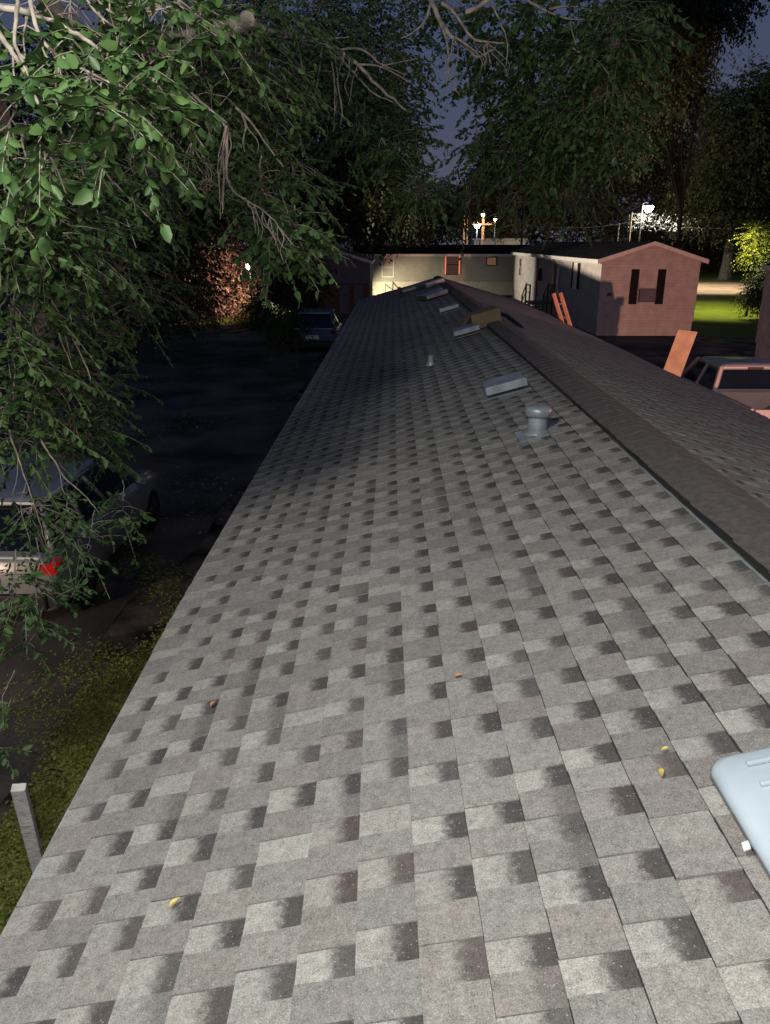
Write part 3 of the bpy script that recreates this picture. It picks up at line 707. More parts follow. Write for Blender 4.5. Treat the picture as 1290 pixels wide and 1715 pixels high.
street_lamp('warm white lamp shining through the red leaved shrub on the left', (-7.0, 39.3), 3.27, .17, M['lampdim'], 620, (1, .76, .55), arm=(0, -.15), h_=False)
def wire(label, a, b, sag=.5, r=.018):
    a = Vector(a); b = Vector(b); pts = [a.lerp(b, i/10)-V(0, 0, sag*4*(i/10)*(1-i/10)) for i in range(11)]
    m = MB(); m.tube(pts, r, 5); tag(m.build('power_line', M['alu'], base=a), label, 'power line', 'power lines')
wire('bright upper wire running down left from the tall dark pole', (11.7, 75, 8.1), (5.5, 60, 5.7), .2, .025)
wire('bright lower wire running left from the tall dark pole', (11.7, 75, 6.1), (3, 64, 4.6), .2, .025)
wire('second upper wire close under the brightest one', (11.6, 75, 7.7), (5.0, 58, 5.0), .3, .015)
wire('long dim wire from the dark pole to the warm lamp pole', (11.8, 75, 5.9), (22.7, 79, 6.2), .4, .015)
wire('dim wire crossing the trees right of the brightest lamp', (23.0, 79, 6.0), (38, 76, 5.8), .3, .02)

# ------------------------------------------------------------------ vehicles
def wheel(par, x, y, z, r, w, side):
    m = MB(); m.lathe((x-w/2, y, z), (1, 0, 0), [(0, r*.62), (.0, r*.9), (.03, r), (w-.03, r), (w, r*.9), (w, r*.62)], 26); wh = m.build('wheel', M['tyre'], par, smooth=False)
    xo = x+side*w/2
    m = MB(); m.lathe((xo-.02*side, y, z), (side, 0, 0), [(0, r*.64), (.012, r*.62), (.012, r*.56), (.0, r*.54)], 24)
    for i in range(5):
        a = 2*math.pi*i/5+.3; d = V(0, math.cos(a), math.sin(a)); m.obox(V(xo, y, z)+d*r*.3, V(1, 0, 0), d, V(1, 0, 0).cross(d), .02, r*.58, r*.14)
    m.lathe((xo-.01*side, y, z), (side, 0, 0), [(0, r*.14), (.02, r*.12)], 12)
    m.build('rim', M['rim'], wh)
def body_ring(y, w, zb, zm, zt, cx, cz):
    h = [(w*.86, zb), (w*.97, zb+.12), (w, (zb+zm)/2), (w*.99, zm), (w*.93, zt-.03), (w*.84, zt), (w*.4, zt+.015)]
    return [(cx+x, y, cz+z) for x, z in h]+[(cx-x, y, cz+z) for x, z in reversed(h)]
def suv(cx, y0, cz, label, paint, length=4.5, W=.93, H=1.55, name='parked_car', group=None, red=None):
    t = thing(name, label, 'car', (cx, y0+length/2, cz), group)
    L_ = length; m = MB()
    st = [(0, .80, .45, .8, .93), (.04, W*.96, .32, .82, .98), (.35, W, .22, .85, 1.0), (1.2, W, .22, .86, 1.0), (L_*.5, W, .20, .86, .99), (L_*.70, W, .2, .84, .97), (L_*.80, W, .22, .80, .94), (L_*.93, W*.95, .25, .72, .84), (L_*.985, W*.85, .3, .62, .72), (L_, W*.7, .4, .55, .6)]
    m.loft([body_ring(y0+a, w, b, c, d, cx, cz) for a, w, b, c, d in st]); body = m.build('body', paint, t, smooth=True)
    # greenhouse glass
    B = [(-W*.90, y0+.18), (W*.90, y0+.18), (W*.90, y0+L_*.71), (-W*.90, y0+L_*.71)]
    T_ = [(-W*.69, y0+.52), (W*.69, y0+.52), (W*.69, y0+L_*.53), (-W*.69, y0+L_*.53)]
    zb, zt = cz+.96, cz+H-.05
    m = MB(); m.loft([[(cx+x, y, zb) for x, y in B], [(cx+x, y, zt) for x, y in T_]]); m.build('windows', M['carglass'], t)
    # roof
    m = MB(); 
    def rr_(k, z, e=0): return rrect(cx, (y0+.52+y0+L_*.53)/2, W*.70*k+e, (L_*.53-.52)/2*1.02*k+e, .12, lambda a, b: z)
    m.loft([rr_(1, zt-.02, .02), rr_(1, zt+.015, .02), rr_(.94, zt+.045), rr_(.6, zt+.062)]); m.build('roof', paint, t, smooth=True)
    # pillars
    m = MB()
    for i in range(4):
        m = MB(); m.tube([(cx+B[i][0], B[i][1], zb-.02), (cx+T_[i][0]*1.01, T_[i][1], zt)], .045, 6); m.build('pillar', paint, t, smooth=True)
    for s in (-1, 1):
        for f_ in (.33, .62):
            yb = B[0][1]+(B[2][1]-B[0][1])*f_; yt = T_[0][1]+(T_[2][1]-T_[0][1])*f_
            m = MB(); m.tube([(cx+s*W*.905, yb, zb), (cx+s*W*.695, yt, zt)], .032, 6); m.build('pillar', paint, t, smooth=True)
        m = MB(); m.tube([(cx+s*W*.71, T_[0][1], zt+.005), (cx+s*W*.71, T_[2][1], zt+.005)], .03, 6); m.build('roof_rail', paint, t, smooth=True)
    for s in (-1, 1):
        for yy in (y0+.78, y0+L_-.85): wheel(t, cx+s*(W-.10), yy, cz+.335, .335, .22, s)
        m = MB(); m.obox((cx+s*(W+.08), y0+L_*.66, cz+1.02), V(1, 0, 0), V(0, 1, 0), V(0, 0, 1), .18, .10, .13); m.build('mirror', paint, t, bevel=.03)
        m = MB(); m.loft([[(cx+s*(W-.02), y0+.02, cz+.78), (cx+s*(W-.02), y0+.02, cz+.93), (cx+s*(W-.22), y0-.012, cz+.92), (cx+s*(W-.22), y0-.012, cz+.80)], [(cx+s*(W+.012), y0+.22, cz+.84), (cx+s*(W+.012), y0+.22, cz+.93), (cx+s*(W-.2), y0+.1, cz+.93), (cx+s*(W-.2), y0+.1, cz+.84)]]); m.build('tail_light', red or M['redlens'], t)
    m = MB(); m.box(cx-.26, cx+.26, y0-.035, y0-.02, cz+.62, cz+.76); m.build('number_plate', M['plate'], t)
    m = MB(); m.box(cx-W*.85, cx+W*.85, y0-.06, y0+.02, cz+.36, cz+.56); m.build('bumper', M['black'], t, bevel=.03)
    m = MB(); m.box(cx-W*.68, cx+W*.68, y0+.40, y0+.56, cz+H-.045, cz+H-.01); m.build('spoiler', M['white'], t, bevel=.01)
    m = MB(); m.box(cx-W*.80, cx+W*.80, y0+.03, y0+.10, cz+.965, cz+1.0); m.build('tailgate_trim', M['white'], t, bevel=.01)
    return t
suv(-4.78, 8.05, 0, 'grey parked car under the hanging elm branches with a red tail light', M['car_grey'], red=M['red'])
suv(-3.05, 29.6, .32, 'dusty blue parked car in the dark beyond the left eave', M['car_blue'])
# pickup
def pickup(cx, y0, cz, label):
    t = thing('pickup_truck', label, 'pickup', (cx, y0+2.9, cz)); W = .98; P = M['car_dark']
    by0, by1 = y0+.05, y0+2.0; zr = cz+1.28
    for s in (-1, 1):
        m = MB(); m.loft([[(cx+s*(W-.09), y, cz+.5), (cx+s*W*.97, y, cz+.5), (cx+s*(W+.01), y, cz+.85), (cx+s*(W-.005), y, zr-.04), (cx+s*(W-.03), y, zr), (cx+s*(W-.085), y, zr), (cx+s*(W-.09), y, zr-.03)] for y in (by0, by1)]); m.build('bed_side', P, t, smooth=False)
    m = MB(); m.box(cx-W+.1, cx+W-.1, by0+.05, by1, cz+.72, cz+.78); m.build('bed_floor', M['steel'], t)
    m = MB(); m.box(cx-W+.1, cx+W-.1, by1-.06, by1, cz+.78, zr-.02); m.build('bed_front', P, t, bevel=.01)
    m = MB(); m.box(cx-W+.1, cx+W-.1, y0, y0+.07, cz+.62, zr-.01); tg = m.build('tailgate', P, t, bevel=.015)
    m = MB(); m.box(cx-.12, cx+.12, y0-.015, y0-.002, cz+1.0, cz+1.1); m.build('handle', M['black'], tg)
    m = MB(); m.box(cx-W, cx+W, y0-.16, y0-.02, cz+.42, cz+.6); m.build('rear_bumper', M['alu'], t, bevel=.03)
    # cab lower
    cy0, cy1 = by1+.03, by1+2.0
    m = MB(); m.loft([body_ring(y, W, .35, .9, zr-cz-.0, cx, cz) for y in (cy0, cy0+.05, cy1-.2, cy1)]); m.build('cab', P, t, smooth=False, bevel=.01)
    m = MB(); m.loft([body_ring(y, w_, .4, .85, h_, cx, cz) for y, w_, h_ in ((cy1+.01, W, 1.24), (cy1+.5, W, 1.2), (cy1+1.15, W*.97, 1.14), (cy1+1.35, W*.9, 1.0))]); m.build('hood', P, t, smooth=False, bevel=.02)
    zb, zt = zr-.02, cz+1.77
    B = [(-W*.90, cy0+.03), (W*.90, cy0+.03), (W*.90, cy1+.1), (-W*.90, cy1+.1)]; T_ = [(-W*.74, cy0+.16), (W*.74, cy0+.16), (W*.74, cy1-.5), (-W*.74, cy1-.5)]
    m = MB(); m.loft([[(cx+x, y, zb) for x, y in B], [(cx+x, y, zt) for x, y in T_]]); m.build('windows', M['carglass'], t)
    m = MB(); yc = (cy0+.16+cy1-.5)/2; hy = (cy1-.5-cy0-.16)/2
    m.loft([rrect(cx, yc, W*.77, hy+.03, .1, lambda a, b: zt-.05), rrect(cx, yc, W*.77, hy+.03, .1, lambda a, b: zt+.01), rrect(cx, yc, W*.70, hy-.04, .1, lambda a, b: zt+.05), rrect(cx, yc, W*.4, hy*.6, .1, lambda a, b: zt+.065)]); m.build('roof', P, t, smooth=True)
    m = MB(); m.box(cx-.17, cx+.17, cy0+.10, cy0+.17, zt-.055, zt+.0); m.build('brake_light', M['black'], t, bevel=.01)
    m = MB()
    for i in range(4): m = MB(); m.tube([(cx+B[i][0], B[i][1], zb-.03), (cx+T_[i][0]*1.02, T_[i][1], zt)], .055, 6); m.build('pillar', P, t)
    for s in (-1, 1): m = MB(); m.tube([(cx+s*W*.91, (cy0+cy1)/2+.05, zb), (cx+s*W*.75, (cy0+cy1)/2-.1, zt)], .04, 6); m.build('pillar', P, t)
    m = MB(); m.tube([(cx-W*.9, cy0+.02, zb+.02), (cx+W*.9, cy0+.02, zb+.02)], .035, 6); m.build('window_sill', P, t)
    for s in (-1, 1):
        for yy in (y0+1.0, cy1+.6): wheel(t, cx+s*(W-.13), yy, cz+.39, .39, .26, s)
        m = MB(); m.obox((cx+s*(W+.14), cy1-.15, cz+1.36), V(1, 0, 0), V(0, 1, 0), V(0, 0, 1), .22, .10, .24); m.build('mirror', M['black'], t, bevel=.03)
        m = MB(); m.box(cx+s*(W-.1) if s > 0 else cx-W-.005, cx+W+.005 if s > 0 else cx-W+.1, y0-.012, y0+.04, cz+.75, cz+1.15); m.build('tail_light', M['redlens'], t)
    return t
pickup(7.98, 14.95, .03, 'silver pickup truck with an empty bed parked on the right')

# ------------------------------------------------------------------ board, ladder, post
pt0, pt1 = at(1136, 552, 17.55), at(1168, 556, 17.55)
k0, k1 = at(1113, 614, 17.35), at(1147, 632, 17.30)
b0 = pt0+(k0-pt0)*((pt0.z-.03)/(pt0.z-k0.z)); b1 = pt1+(b0-pt0); b1.z = .03
m = MB(); n_ = (b1-b0).cross(pt0-b0).normalized()*.018
m.poly([b0, b1, pt1, pt0], n_); tag(m.build('plywood_board', M['board'], base=b0), 'tall plywood board standing beside the pickup cab, lit orange', 'board')
ld = thing('ladder', 'orange fibreglass ladder leaning on the right eave and rising past it', 'ladder', (4.6, 16.6, 0))
lt = V(3.66, 17.9, 3.32); lb = V(4.75, 16.9, .05)
wd = V(.19, .20, 0)
dr = (lt-lb).normalized(); wn = wd.normalized(); nn = dr.cross(wn).normalized()
for s in (-1, 1):
    m = MB(); m.obox((lt+lb)/2+wd*.5*s, wn, dr, nn, .032, (lt-lb).length, .085); m.build('rail', M['orange'], ld, bevel=.006)
for i in range(11):
    c = lb.lerp(lt, (i+.6)/11.4); m = MB(); m.tube([c-wd*.5, c+wd*.5], .018, 8); m.build('rung', M['alu'], ld)
pb = onz(31, 1318, 1.6); pc = onz(62, 1440, .9); pa = pb+(pc-pb)*(1.65/.7)
m = MB(); d = (pb-pa).normalized(); a_ = V(1, .2, 0); a_ = (a_-d*a_.dot(d)).normalized(); m.obox((pa+pb)/2, a_, d.cross(a_), d, .075, .05, (pb-pa).length)
tag(m.build('fence_post', M['post'], base=pa, bevel=.006), 'leaning weathered white post in the weeds beside the left eave', 'post')

# ------------------------------------------------------------------ ground cover (weeds along the left eave)
f = Fol(); n = 30000
P = np.stack([-rng.uniform(2.1, 3.7, n), rng.uniform(2.6, 9.0, n), np.zeros(n)], 1)
edge = 3.22-.07*np.clip(P[:, 1]-3, 0, 9)+.12*np.sin(P[:, 1]*2.1)
keep = rng.random(n) < np.clip((edge+P[:, 0])*3.2+.6, .0, 1)*np.clip(1.6-np.clip(P[:, 1]-4.2, 0, 9)*.33, .12, 1); P = P[keep]; n = len(P)
D = rng.normal(0, .6, (n, 3)); D[:, 2] = rng.uniform(.5, 1.2, n); D /= np.linalg.norm(D, axis=1, keepdims=True)
f.sprays(P, D, rng.uniform(.04, .12, n), 6, .034, .3, twig=False)
o = f.build('weeds', M['weed'], None, simple=True); o['kind'] = 'stuff'
f = Fol(); n = 5000
y = rng.uniform(5.0, 12.5, n); x = -3.25+rng.normal(0, .34, n)+.2*np.sin(y*1.7)
keep = (np.sin(y*1.9+x*1.5)+np.sin(y*.8+2)*.8+rng.normal(0, .25, n)) > .25; x = x[keep]; y = y[keep]; n = len(x)
P = np.stack([x, y, np.zeros(n)], 1)
D = rng.normal(0, .6, (n, 3)); D[:, 2] = rng.uniform(.3, .9, n); D /= np.linalg.norm(D, axis=1, keepdims=True)
f.sprays(P, D, rng.uniform(.03, .07, n), 5, .028, .3, twig=False)
o = f.build('grass', M['weed'], None, simple=True); o['kind'] = 'stuff'
# fallen leaves and small stones strewn over the driveway
f = Fol(); n = 5000
x = -rng.uniform(2.4, 9, n); y = rng.uniform(6, 26, n); keep = np.sin(x*1.3+y*.5)+np.sin(y*.9-x*.6)+rng.normal(0, .35, n) > .7; x = x[keep]; y = y[keep]; n = len(x)
D = rng.normal(0, 1, (n, 3)); D[:, 2] *= .15; D /= np.linalg.norm(D, axis=1, keepdims=True)
S = np.cross(D, np.array([0, 0, 1.])+rng.normal(0, .12, (n, 3))); S /= np.linalg.norm(S, axis=1, keepdims=True)
f.add(np.stack([x, y, np.array([gz(a, b) for a, b in zip(x, y)])+.02], 1), D, S, rng.uniform(.03, .08, n))
o = f.build('leaf_litter', M['litter'], None, simple=True); o['kind'] = 'stuff'

# ------------------------------------------------------------------ big elm
elm = thing('elm_tree', 'large elm with drooping branches hanging over the left side and the top of the view', 'tree', (-6.9, 14.95, 0))
m = MB(); m.tube([(-6.9, 14.95, -.1), (-6.9, 14.95, .15), (-6.85, 14.9, .7), (-6.7, 14.7, 2.4), (-6.4, 14.3, 4.2)], [.62, .45, .33, .28, .27], 14); m.build('trunk', M['bark'], elm, smooth=True)
wood = MB(); tw = MB(); fol = Fol()
def limb(pts, r0, r1, n=8, target=None):
    pts = [Vector(p) for p in pts]
    # catmull-rom resample
    out = []; K = len(pts)
    for i in range(K-1):
        p0, p1, p2, p3 = pts[max(i-1, 0)], pts[i], pts[i+1], pts[min(i+2, K-1)]
        for j in range(5):
            t = j/5; out.append(.5*((2*p1)+(-p0+p2)*t+(2*p0-5*p1+4*p2-p3)*t*t+(-p0+3*p1-3*p2+p3)*t**3))
    out.append(pts[-1]); k = len(out)
    jt = (out[-1]-out[0]).length*.006
    out = [o_+V(random.uniform(-jt, jt), random.uniform(-jt, jt), random.uniform(-jt, jt)) if 0 < i < k-1 else o_ for i, o_ in enumerate(out)]
    (target or wood).tube(out, [r0+(r1-r0)*i/(k-1) for i in range(k)], n, cap=False); return out
def A(px, py, Y): return at(px, py, Y)
# main limbs
limb([(-6.4, 14.3, 4.1), (-5.6, 12.0, 6.2), (-4.3, 8.5, 7.6), (-3.0, 4.8, 7.4), (-2.0, 2.6, 6.6)], .22, .05)
limb([(-6.4, 14.3, 4.1), (-4.8, 13.2, 6.6), (-2.2, 11.6, 8.4), (1.2, 10.4, 9.0), (3.6, 9.8, 8.6)], .2, .05)
limb([(-6.4, 14.3, 4.0), (-7.6, 12.0, 6.0), (-6.9, 8.0, 7.2), (-5.0, 5.4, 6.8)], .17, .05)
limb([(-6.4, 14.3, 4.1), (-6.2, 16.5, 7.2), (-4.0, 18.0, 9.5)], .2, .07)
limb([(-4.3, 8.5, 7.6), A(180, 95, 7.2), A(250, 78, 6.6), A(300, 66, 6.2), A(372, 48, 5.9), A(420, 30, 5.8)], .075, .05, 10)
# pale bare branches: (pixel path, distance, radii)
def br(path, Y, r0, r1, dY=0):
    K = len(path); return limb([A(p[0], p[1], Y+dY*i/max(1, K-1)) for i, p in enumerate(path)], r0, r1, 6, tw)
def fan(px, py, Y, n, dx, dy, spread, r=.004):
    for i in range(n):
        ex = px+dx+random.uniform(-spread, spread); ey = py+dy*random.uniform(.6, 1.1)
        mx_ = px+(ex-px)*.45+random.uniform(-8, 8)
        br([(px, py), (mx_, py+(ey-py)*.35), (ex+random.uniform(-6, 6), py+(ey-py)*.7), (ex, ey)], Y+random.uniform(-.2, .2), r, r*.4)
br([(-40, 5), (20, 15), (80, 32), (130, 58), (190, 100), (250, 150)], 3.2, .014, .004)
br([(-30, 20), (0, 58), (22, 90), (48, 130), (75, 205), (95, 260)], 3.0, .012, .004)
br([(30, -30), (28, 30), (25, 60), (33, 95), (60, 140), (90, 185), (105, 225)], 3.1, .008, .004)
br([(45, -20), (60, 40), (78, 75), (110, 100), (170, 130), (215, 150)], 3.1, .009, .003)
br([(33, 92), (50, 100), (85, 101), (120, 99), (168, 97)], 3.1, .007, .003)
br([(90, 165), (140, 182), (180, 195), (235, 210)], 3.0, .008, .003)
br([(90, 158), (120, 158), (150, 157)], 3.0, .004, .003)
br([(70, 65), (75, 90), (95, 110), (140, 150)], 3.2, .005, .002)
br([(140, -10), (165, 25), (210, 55)], 3.6, .006, .003)
br([(165, 20), (175, 40)], 3.6, .004, .002)
br([(150, -20), (185, 20), (240, 20), (290, 10)], 3.8, .006, .003)
br([(205, 20), (230, 50), (255, 75)], 3.8, .005, .003)
br([(85, 88), (105, 68)], 3.1, .004, .002)
br([(92, 165), (105, 195), (118, 213)], 3.0, .003, .001)
br([(22, 90), (25, 140), (35, 178)], 3.0, .004, .002)
fan(40, 110, 3.0, 5, 20, 60, 30, .003); fan(100, 110, 3.1, 7, 25, 45, 35, .003)
fan(300, 0, 5.2, 7, 5, 75, 30, .005); fan(330, 2, 5.4, 5, 40, 70, 25, .004)
br([(180, 135), (205, 150), (230, 170), (260, 200)], 3.4, .006, .002)
br([(305, 140), (330, 165), (355, 185), (380, 205)], 4.9, .010, .004)
fan(380, 210, 4.9, 6, -2, 150, 12, .005)
br([(340, 190), (378, 212), (380, 290), (392, 320), (430, 345), (460, 370), (490, 410)], 4.9, .009, .003)
for x, y in ((410, 330), (425, 342), (440, 355), (452, 365), (465, 378)): fan(x, y, 4.9, 2, 14, 60, 8, .0035)
br([(380, 285), (375, 310), (374, 350)], 4.9, .004, .002)
br([(395, 180), (425, 210), (445, 240), (475, 280)], 6.5, .010, .004)
fan(405, 190, 6.5, 3, 12, 70, 14, .005)
# diagonal arching branch with hanging twigs
br([(420, 40), (455, 54), (495, 60), (530, 68), (562, 82), (600, 108), (640, 150), (680, 184)], 9, .045, .010)
br([(530, 66), (560, 64), (585, 62)], 9, .012, .005); br([(570, 84), (605, 82), (640, 108), (680, 125)], 9, .014, .005)
br([(600, 108), (640, 112), (690, 140)], 9, .013, .004); br([(560, 84), (600, 130), (625, 155), (660, 172)], 9, .016, .005)
for x, y, h in ((553, 84, 130), (560, 86, 110), (585, 100, 90), (558, 90, 160), (598, 112, 60), (540, 75, 120), (575, 95, 150)): fan(x, y, 9, 1, random.uniform(-14, 12), h, 12, .009)
br([(640, 110), (665, 105), (700, 98)], 9, .008, .004)
# top centre fan
br([(700, -30), (722, 0), (735, 30), (755, 60), (775, 70), (800, 95), (830, 80)], 8, .03, .008)
br([(722, 0), (712, 35), (690, 55), (672, 64)], 8, .014, .005); br([(740, 5), (760, 20), (790, 62), (815, 70), (845, 72)], 8, .018, .006)
br([(735, 30), (750, 80), (752, 130), (770, 160)], 8, .012, .004); br([(745, 90), (748, 130), (749, 160)], 8, .006, .003)
br([(780, 20), (800, 12), (830, -10)], 7.4, .022, .014); br([(820, 0), (835, 30), (850, 70), (848, 110)], 8, .010, .004)
fan(760, 60, 8, 5, 20, 80, 40, .006); fan(815, 70, 8, 5, 20, 60, 25, .005)
br([(860, -20), (900, 10), (950, 30), (1000, 34)], 8.5, .016, .006); br([(920, 15), (960, 10), (1010, 25)], 8.5, .012, .005); br([(955, 35), (965, 75), (985, 110)], 8.5, .007, .003)
br([(960, 80), (975, 90), (1000, 100), (1020, 125)], 8.5, .008, .003)
# left side hanging twigs
br([(-20, 300), (20, 325), (40, 345)], 3.8, .007, .003); br([(-10, 330), (8, 355)], 3.8, .004, .002)
br([(70, 300), (90, 345), (88, 370)], 4.2, .005, .002)
br([(150, 250), (185, 300), (205, 350), (228, 415)], 5.5, .010, .004); br([(190, 305), (230, 345), (260, 375)], 5.5, .007, .003); br([(172, 345), (190, 390)], 5.2, .006, .003)
br([(60, 470), (85, 500), (95, 550), (108, 585), (122, 618)], 5, .008, .003); br([(85, 500), (110, 545), (142, 608), (152, 635)], 5, .008, .003); br([(108, 555), (118, 600)], 5, .004, .002)
for x in (15, 22, 30): fan(x, 510, 5, 3, 14, 90, 16, .004)
br([(15, 720), (28, 760), (45, 810), (62, 860), (78, 915)], 4.6, .006, .0025); br([(45, 805), (35, 850), (50, 905)], 4.6, .004, .002); br([(30, 760), (28, 800), (20, 830)], 4.6, .003, .002)
br([(68, 735), (95, 780), (108, 800), (140, 828), (165, 858)], 4.8, .006, .0025); br([(100, 790), (105, 820), (112, 830)], 4.8, .004, .002); br([(60, 900), (70, 940), (88, 968)], 4.6, .004, .002); br([(60, 990), (62, 1040)], 4.6, .0035, .002)
br([(170, 700), (185, 750), (193, 772)], 6.5, .004, .002)
fan(230, 215, 5.5, 5, 10, 90, 30, .004); fan(260, 165, 5.0, 6, 10, 90, 30, .004); fan(320, 240, 6.5, 5, 5, 90, 30, .005); fan(470, 150, 9, 5, 0, 90, 30, .007); fan(640, 230, 10, 5, 10, 80, 25, .007); fan(530, 170, 9.5, 3, 8, 80, 20, .007)
# leaf clumps: px, py, Y, half-size px (x, y), number of sprays, leaf length
CL = [
 # nearest bright sprays
 (40, 60, 3.3, 60, 60, 5, .055), (20, 200, 3.0, 45, 50, 9, .06), (75, 265, 3.0, 35, 50, 7, .06), (150, 130, 3.1, 55, 45, 16, .06), (185, 190, 3.0, 45, 30, 12, .06),
 (200, 85, 3.5, 60, 50, 16, .055), (120, 20, 3.9, 120, 35, 18, .055), (250, 120, 3.6, 45, 50, 14, .055), (130, 140, 3.3, 30, 30, 6, .055), (270, 15, 4.2, 90, 35, 20, .055),
 # mid left
 (40, 330, 4.2, 70, 90, 60, .055), (100, 390, 4.8, 70, 80, 55, .055), (30, 450, 4.6, 55, 80, 45, .055), (140, 300, 5.4, 90, 80, 60, .055), (60, 600, 5.2, 80, 80, 60, .055), (20, 680, 5.0, 60, 60, 36, .055),
 (130, 560, 5.8, 60, 70, 40, .055), (110, 690, 5.8, 70, 50, 46, .055), (40, 740, 5.0, 50, 30, 22, .055), (150, 740, 6.2, 45, 40, 22, .055), (140, 650, 6.5, 60, 50, 36, .055),
 (15, 560, 4.6, 30, 50, 12, .055),
 # over the car
 (60, 1010, 4.7, 50, 40, 20, .05), (20, 1000, 4.6, 40, 50, 14, .05), (50, 850, 5.0, 60, 30, 16, .05), (150, 900, 5.4, 34, 26, 9, .05), (110, 890, 5.2, 50, 40, 18, .05), (60, 1060, 4.8, 25, 20, 4, .05), (5, 1165, 4.2, 16, 12, 3, .05), (205, 850, 6.0, 45, 30, 8, .05), (0, 1225, 4.2, 10, 20, 3, .05),
 # middle
 (340, 120, 7, 90, 90, 90, .06), (430, 60, 8, 90, 70, 80, .06), (300, 220, 7.5, 70, 90, 60, .06), (420, 180, 7.5, 80, 80, 70, .06), (345, 300, 7, 60, 42, 24, .06), (440, 325, 6.2, 50, 50, 36, .06),
 (462, 396, 5.4, 34, 24, 20, .06), (495, 392, 5.4, 34, 38, 28, .06), (490, 290, 8, 50, 50, 24, .06), (250, 300, 6.5, 60, 70, 36, .06), (170, 400, 7.0, 70, 80, 40, .06), (220, 500, 9.5, 80, 50, 34, .06), (170, 480, 8.0, 80, 70, 45, .06),
 (520, 30, 10, 90, 50, 70, .065), (610, 60, 11, 90, 70, 70, .065), (520, 130, 10, 80, 60, 60, .065), (600, 210, 10, 70, 60, 56, .065), (650, 180, 10.5, 50, 40, 40, .065), (668, 240, 10, 42, 45, 40, .065), (705, 312, 9.5, 32, 26, 22, .065),
 (680, 20, 11, 40, 45, 24, .065), (660, 100, 11, 50, 40, 24, .065), (700, 320, 10, 30, 20, 12, .065), (785, 340, 11, 20, 25, 8, .06),
 # centre right, hanging from above
 (850, 60, 10, 60, 70, 50, .07), (900, 40, 9.5, 80, 60, 64, .07), (980, 60, 9, 80, 70, 84, .07), (1040, 50, 8.5, 60, 60, 50, .07), (870, 150, 10, 60, 60, 60, .07), (940, 160, 9.5, 70, 70, 80, .07), (1010, 150, 9, 55, 60, 56, .07), (1035, 70, 8.5, 40, 40, 22, .07),
 (850, 230, 10.5, 55, 50, 46, .07), (930, 250, 10, 60, 50, 60, .07), (1000, 240, 9.5, 45, 50, 40, .07), (870, 300, 11, 60, 50, 34, .07), (950, 320, 11, 50, 40, 26, .07), (790, 100, 10, 22, 60, 12, .07), (770, 20, 11, 60, 25, 26, .07), (800, 230, 11, 20, 40, 8, .07),
]
for (px, py, Y, hx, hy, n, lf) in CL:
    c = A(px, py, Y); d = (c-V(0, 0, CZ)).length; kx = d/F
    rad = (hx*kx, max(.25, (hx+hy)*.5*kx*1.3), hy*kx)
    anc = V(c.x-.15*hx*kx, c.y+.2, c.z+hy*kx*1.15)
    clump(fol, c, rad, int((n if Y > 4 else n*1.15)*((1.25 if px < 200 else 1.6) if Y > 3.9 else 1.1)), lf*(1.22 if Y < 4 else 1.08), (.16, .36) if Y < 7 else (.22, .5), 13, .24, wood=tw, anchor=anc, thin=.8)
wood.build('limbs', M['bark'], elm, smooth=True)
tw.build('branches', M['twig'], elm, smooth=True)
fol.build_twigs('twigs', M['twig'], elm, .0035)
fol.build('foliage', M['elmleaf'], elm)
print('elm leaves', sum(len(p) for p in fol.P))

# ------------------------------------------------------------------ background trees
M['blackbark'] = mat('black night bark', (.010, .009, .008), .95, var=.2, spec=.05)
def bgtree(label, px, Y, crown_px, leafm, leaf, nsp, tr=.3, bark=None, name='tree', th=None, group='dark trees behind the homes'):
    """crown_px: (px, py, rx_px, ry_px, share)"""
    base = at(px, 450, Y); base = V(base.x, Y, gz(base.x, Y)); k = Y/F
    crown = [(tuple(at(a, b, Y+random.uniform(-2, 2))), (rx*k, max(rx, ry)*k*.8, ry*k), sh) for a, b, rx, ry, sh in crown_px]
    return tree(name, label, 'tree', base, th or max(2.5, min(c[0][2] for c in crown)-1.0), tr, crown, leafm, bark or M['darkbark'], leaf, nsp, group)
bgtree('dark tree mass standing behind the small dark house left of centre', 560, 46, [(560, 250, 130, 110, .5), (470, 310, 100, 90, .3), (620, 340, 66, 42, .25), (570, 120, 90, 90, .3)], M['darkleaf'], .22, 1500, .35)
bgtree('dark tree filling the gap behind the elm on the far left', 200, 30, [(230, 330, 120, 110, .5), (100, 380, 110, 90, .35), (330, 250, 110, 110, .4), (230, 470, 110, 60, .3), (60, 200, 100, 110, .3), (390, 120, 100, 100, .25)], M['darkleaf'], .16, 1700, .3)
bgtree('dark tree just left of the sky gap over the far sideways home', 690, 66, [(700, 350, 70, 40, .4), (620, 350, 70, 45, .3), (610, 250, 60, 70, .3)], M['darkleaf'], .28, 900, .35)
bgtree('olive dark tree behind the tall dark pole and its wires', 850, 98, [(850, 320, 70, 50, .4), (890, 260, 80, 60, .4), (960, 300, 80, 70, .3), (800, 350, 50, 28, .12)], M['brownleaf'], .38, 1300, .4)
bgtree('broad dark tree behind the brightest street lamp', 1010, 104, [(1030, 260, 90, 60, .4), (1100, 200, 100, 60, .4), (1150, 290, 90, 40, .3), (980, 350, 45, 25, .08), (1080, 150, 80, 50, .3), (1000, 180, 80, 60, .2), (1150, 340, 50, 20, .1)], M['brownleaf'], .38, 1700, .45)
bgtree('dark tree at the right edge rising past the blue sky gap', 1280, 60, [(1258, 205, 60, 70, .45), (1290, 300, 70, 80, .4), (1245, 300, 50, 36, .2), (1312, 160, 46, 46, .15)], M['darkleaf'], .27, 1400, .35)
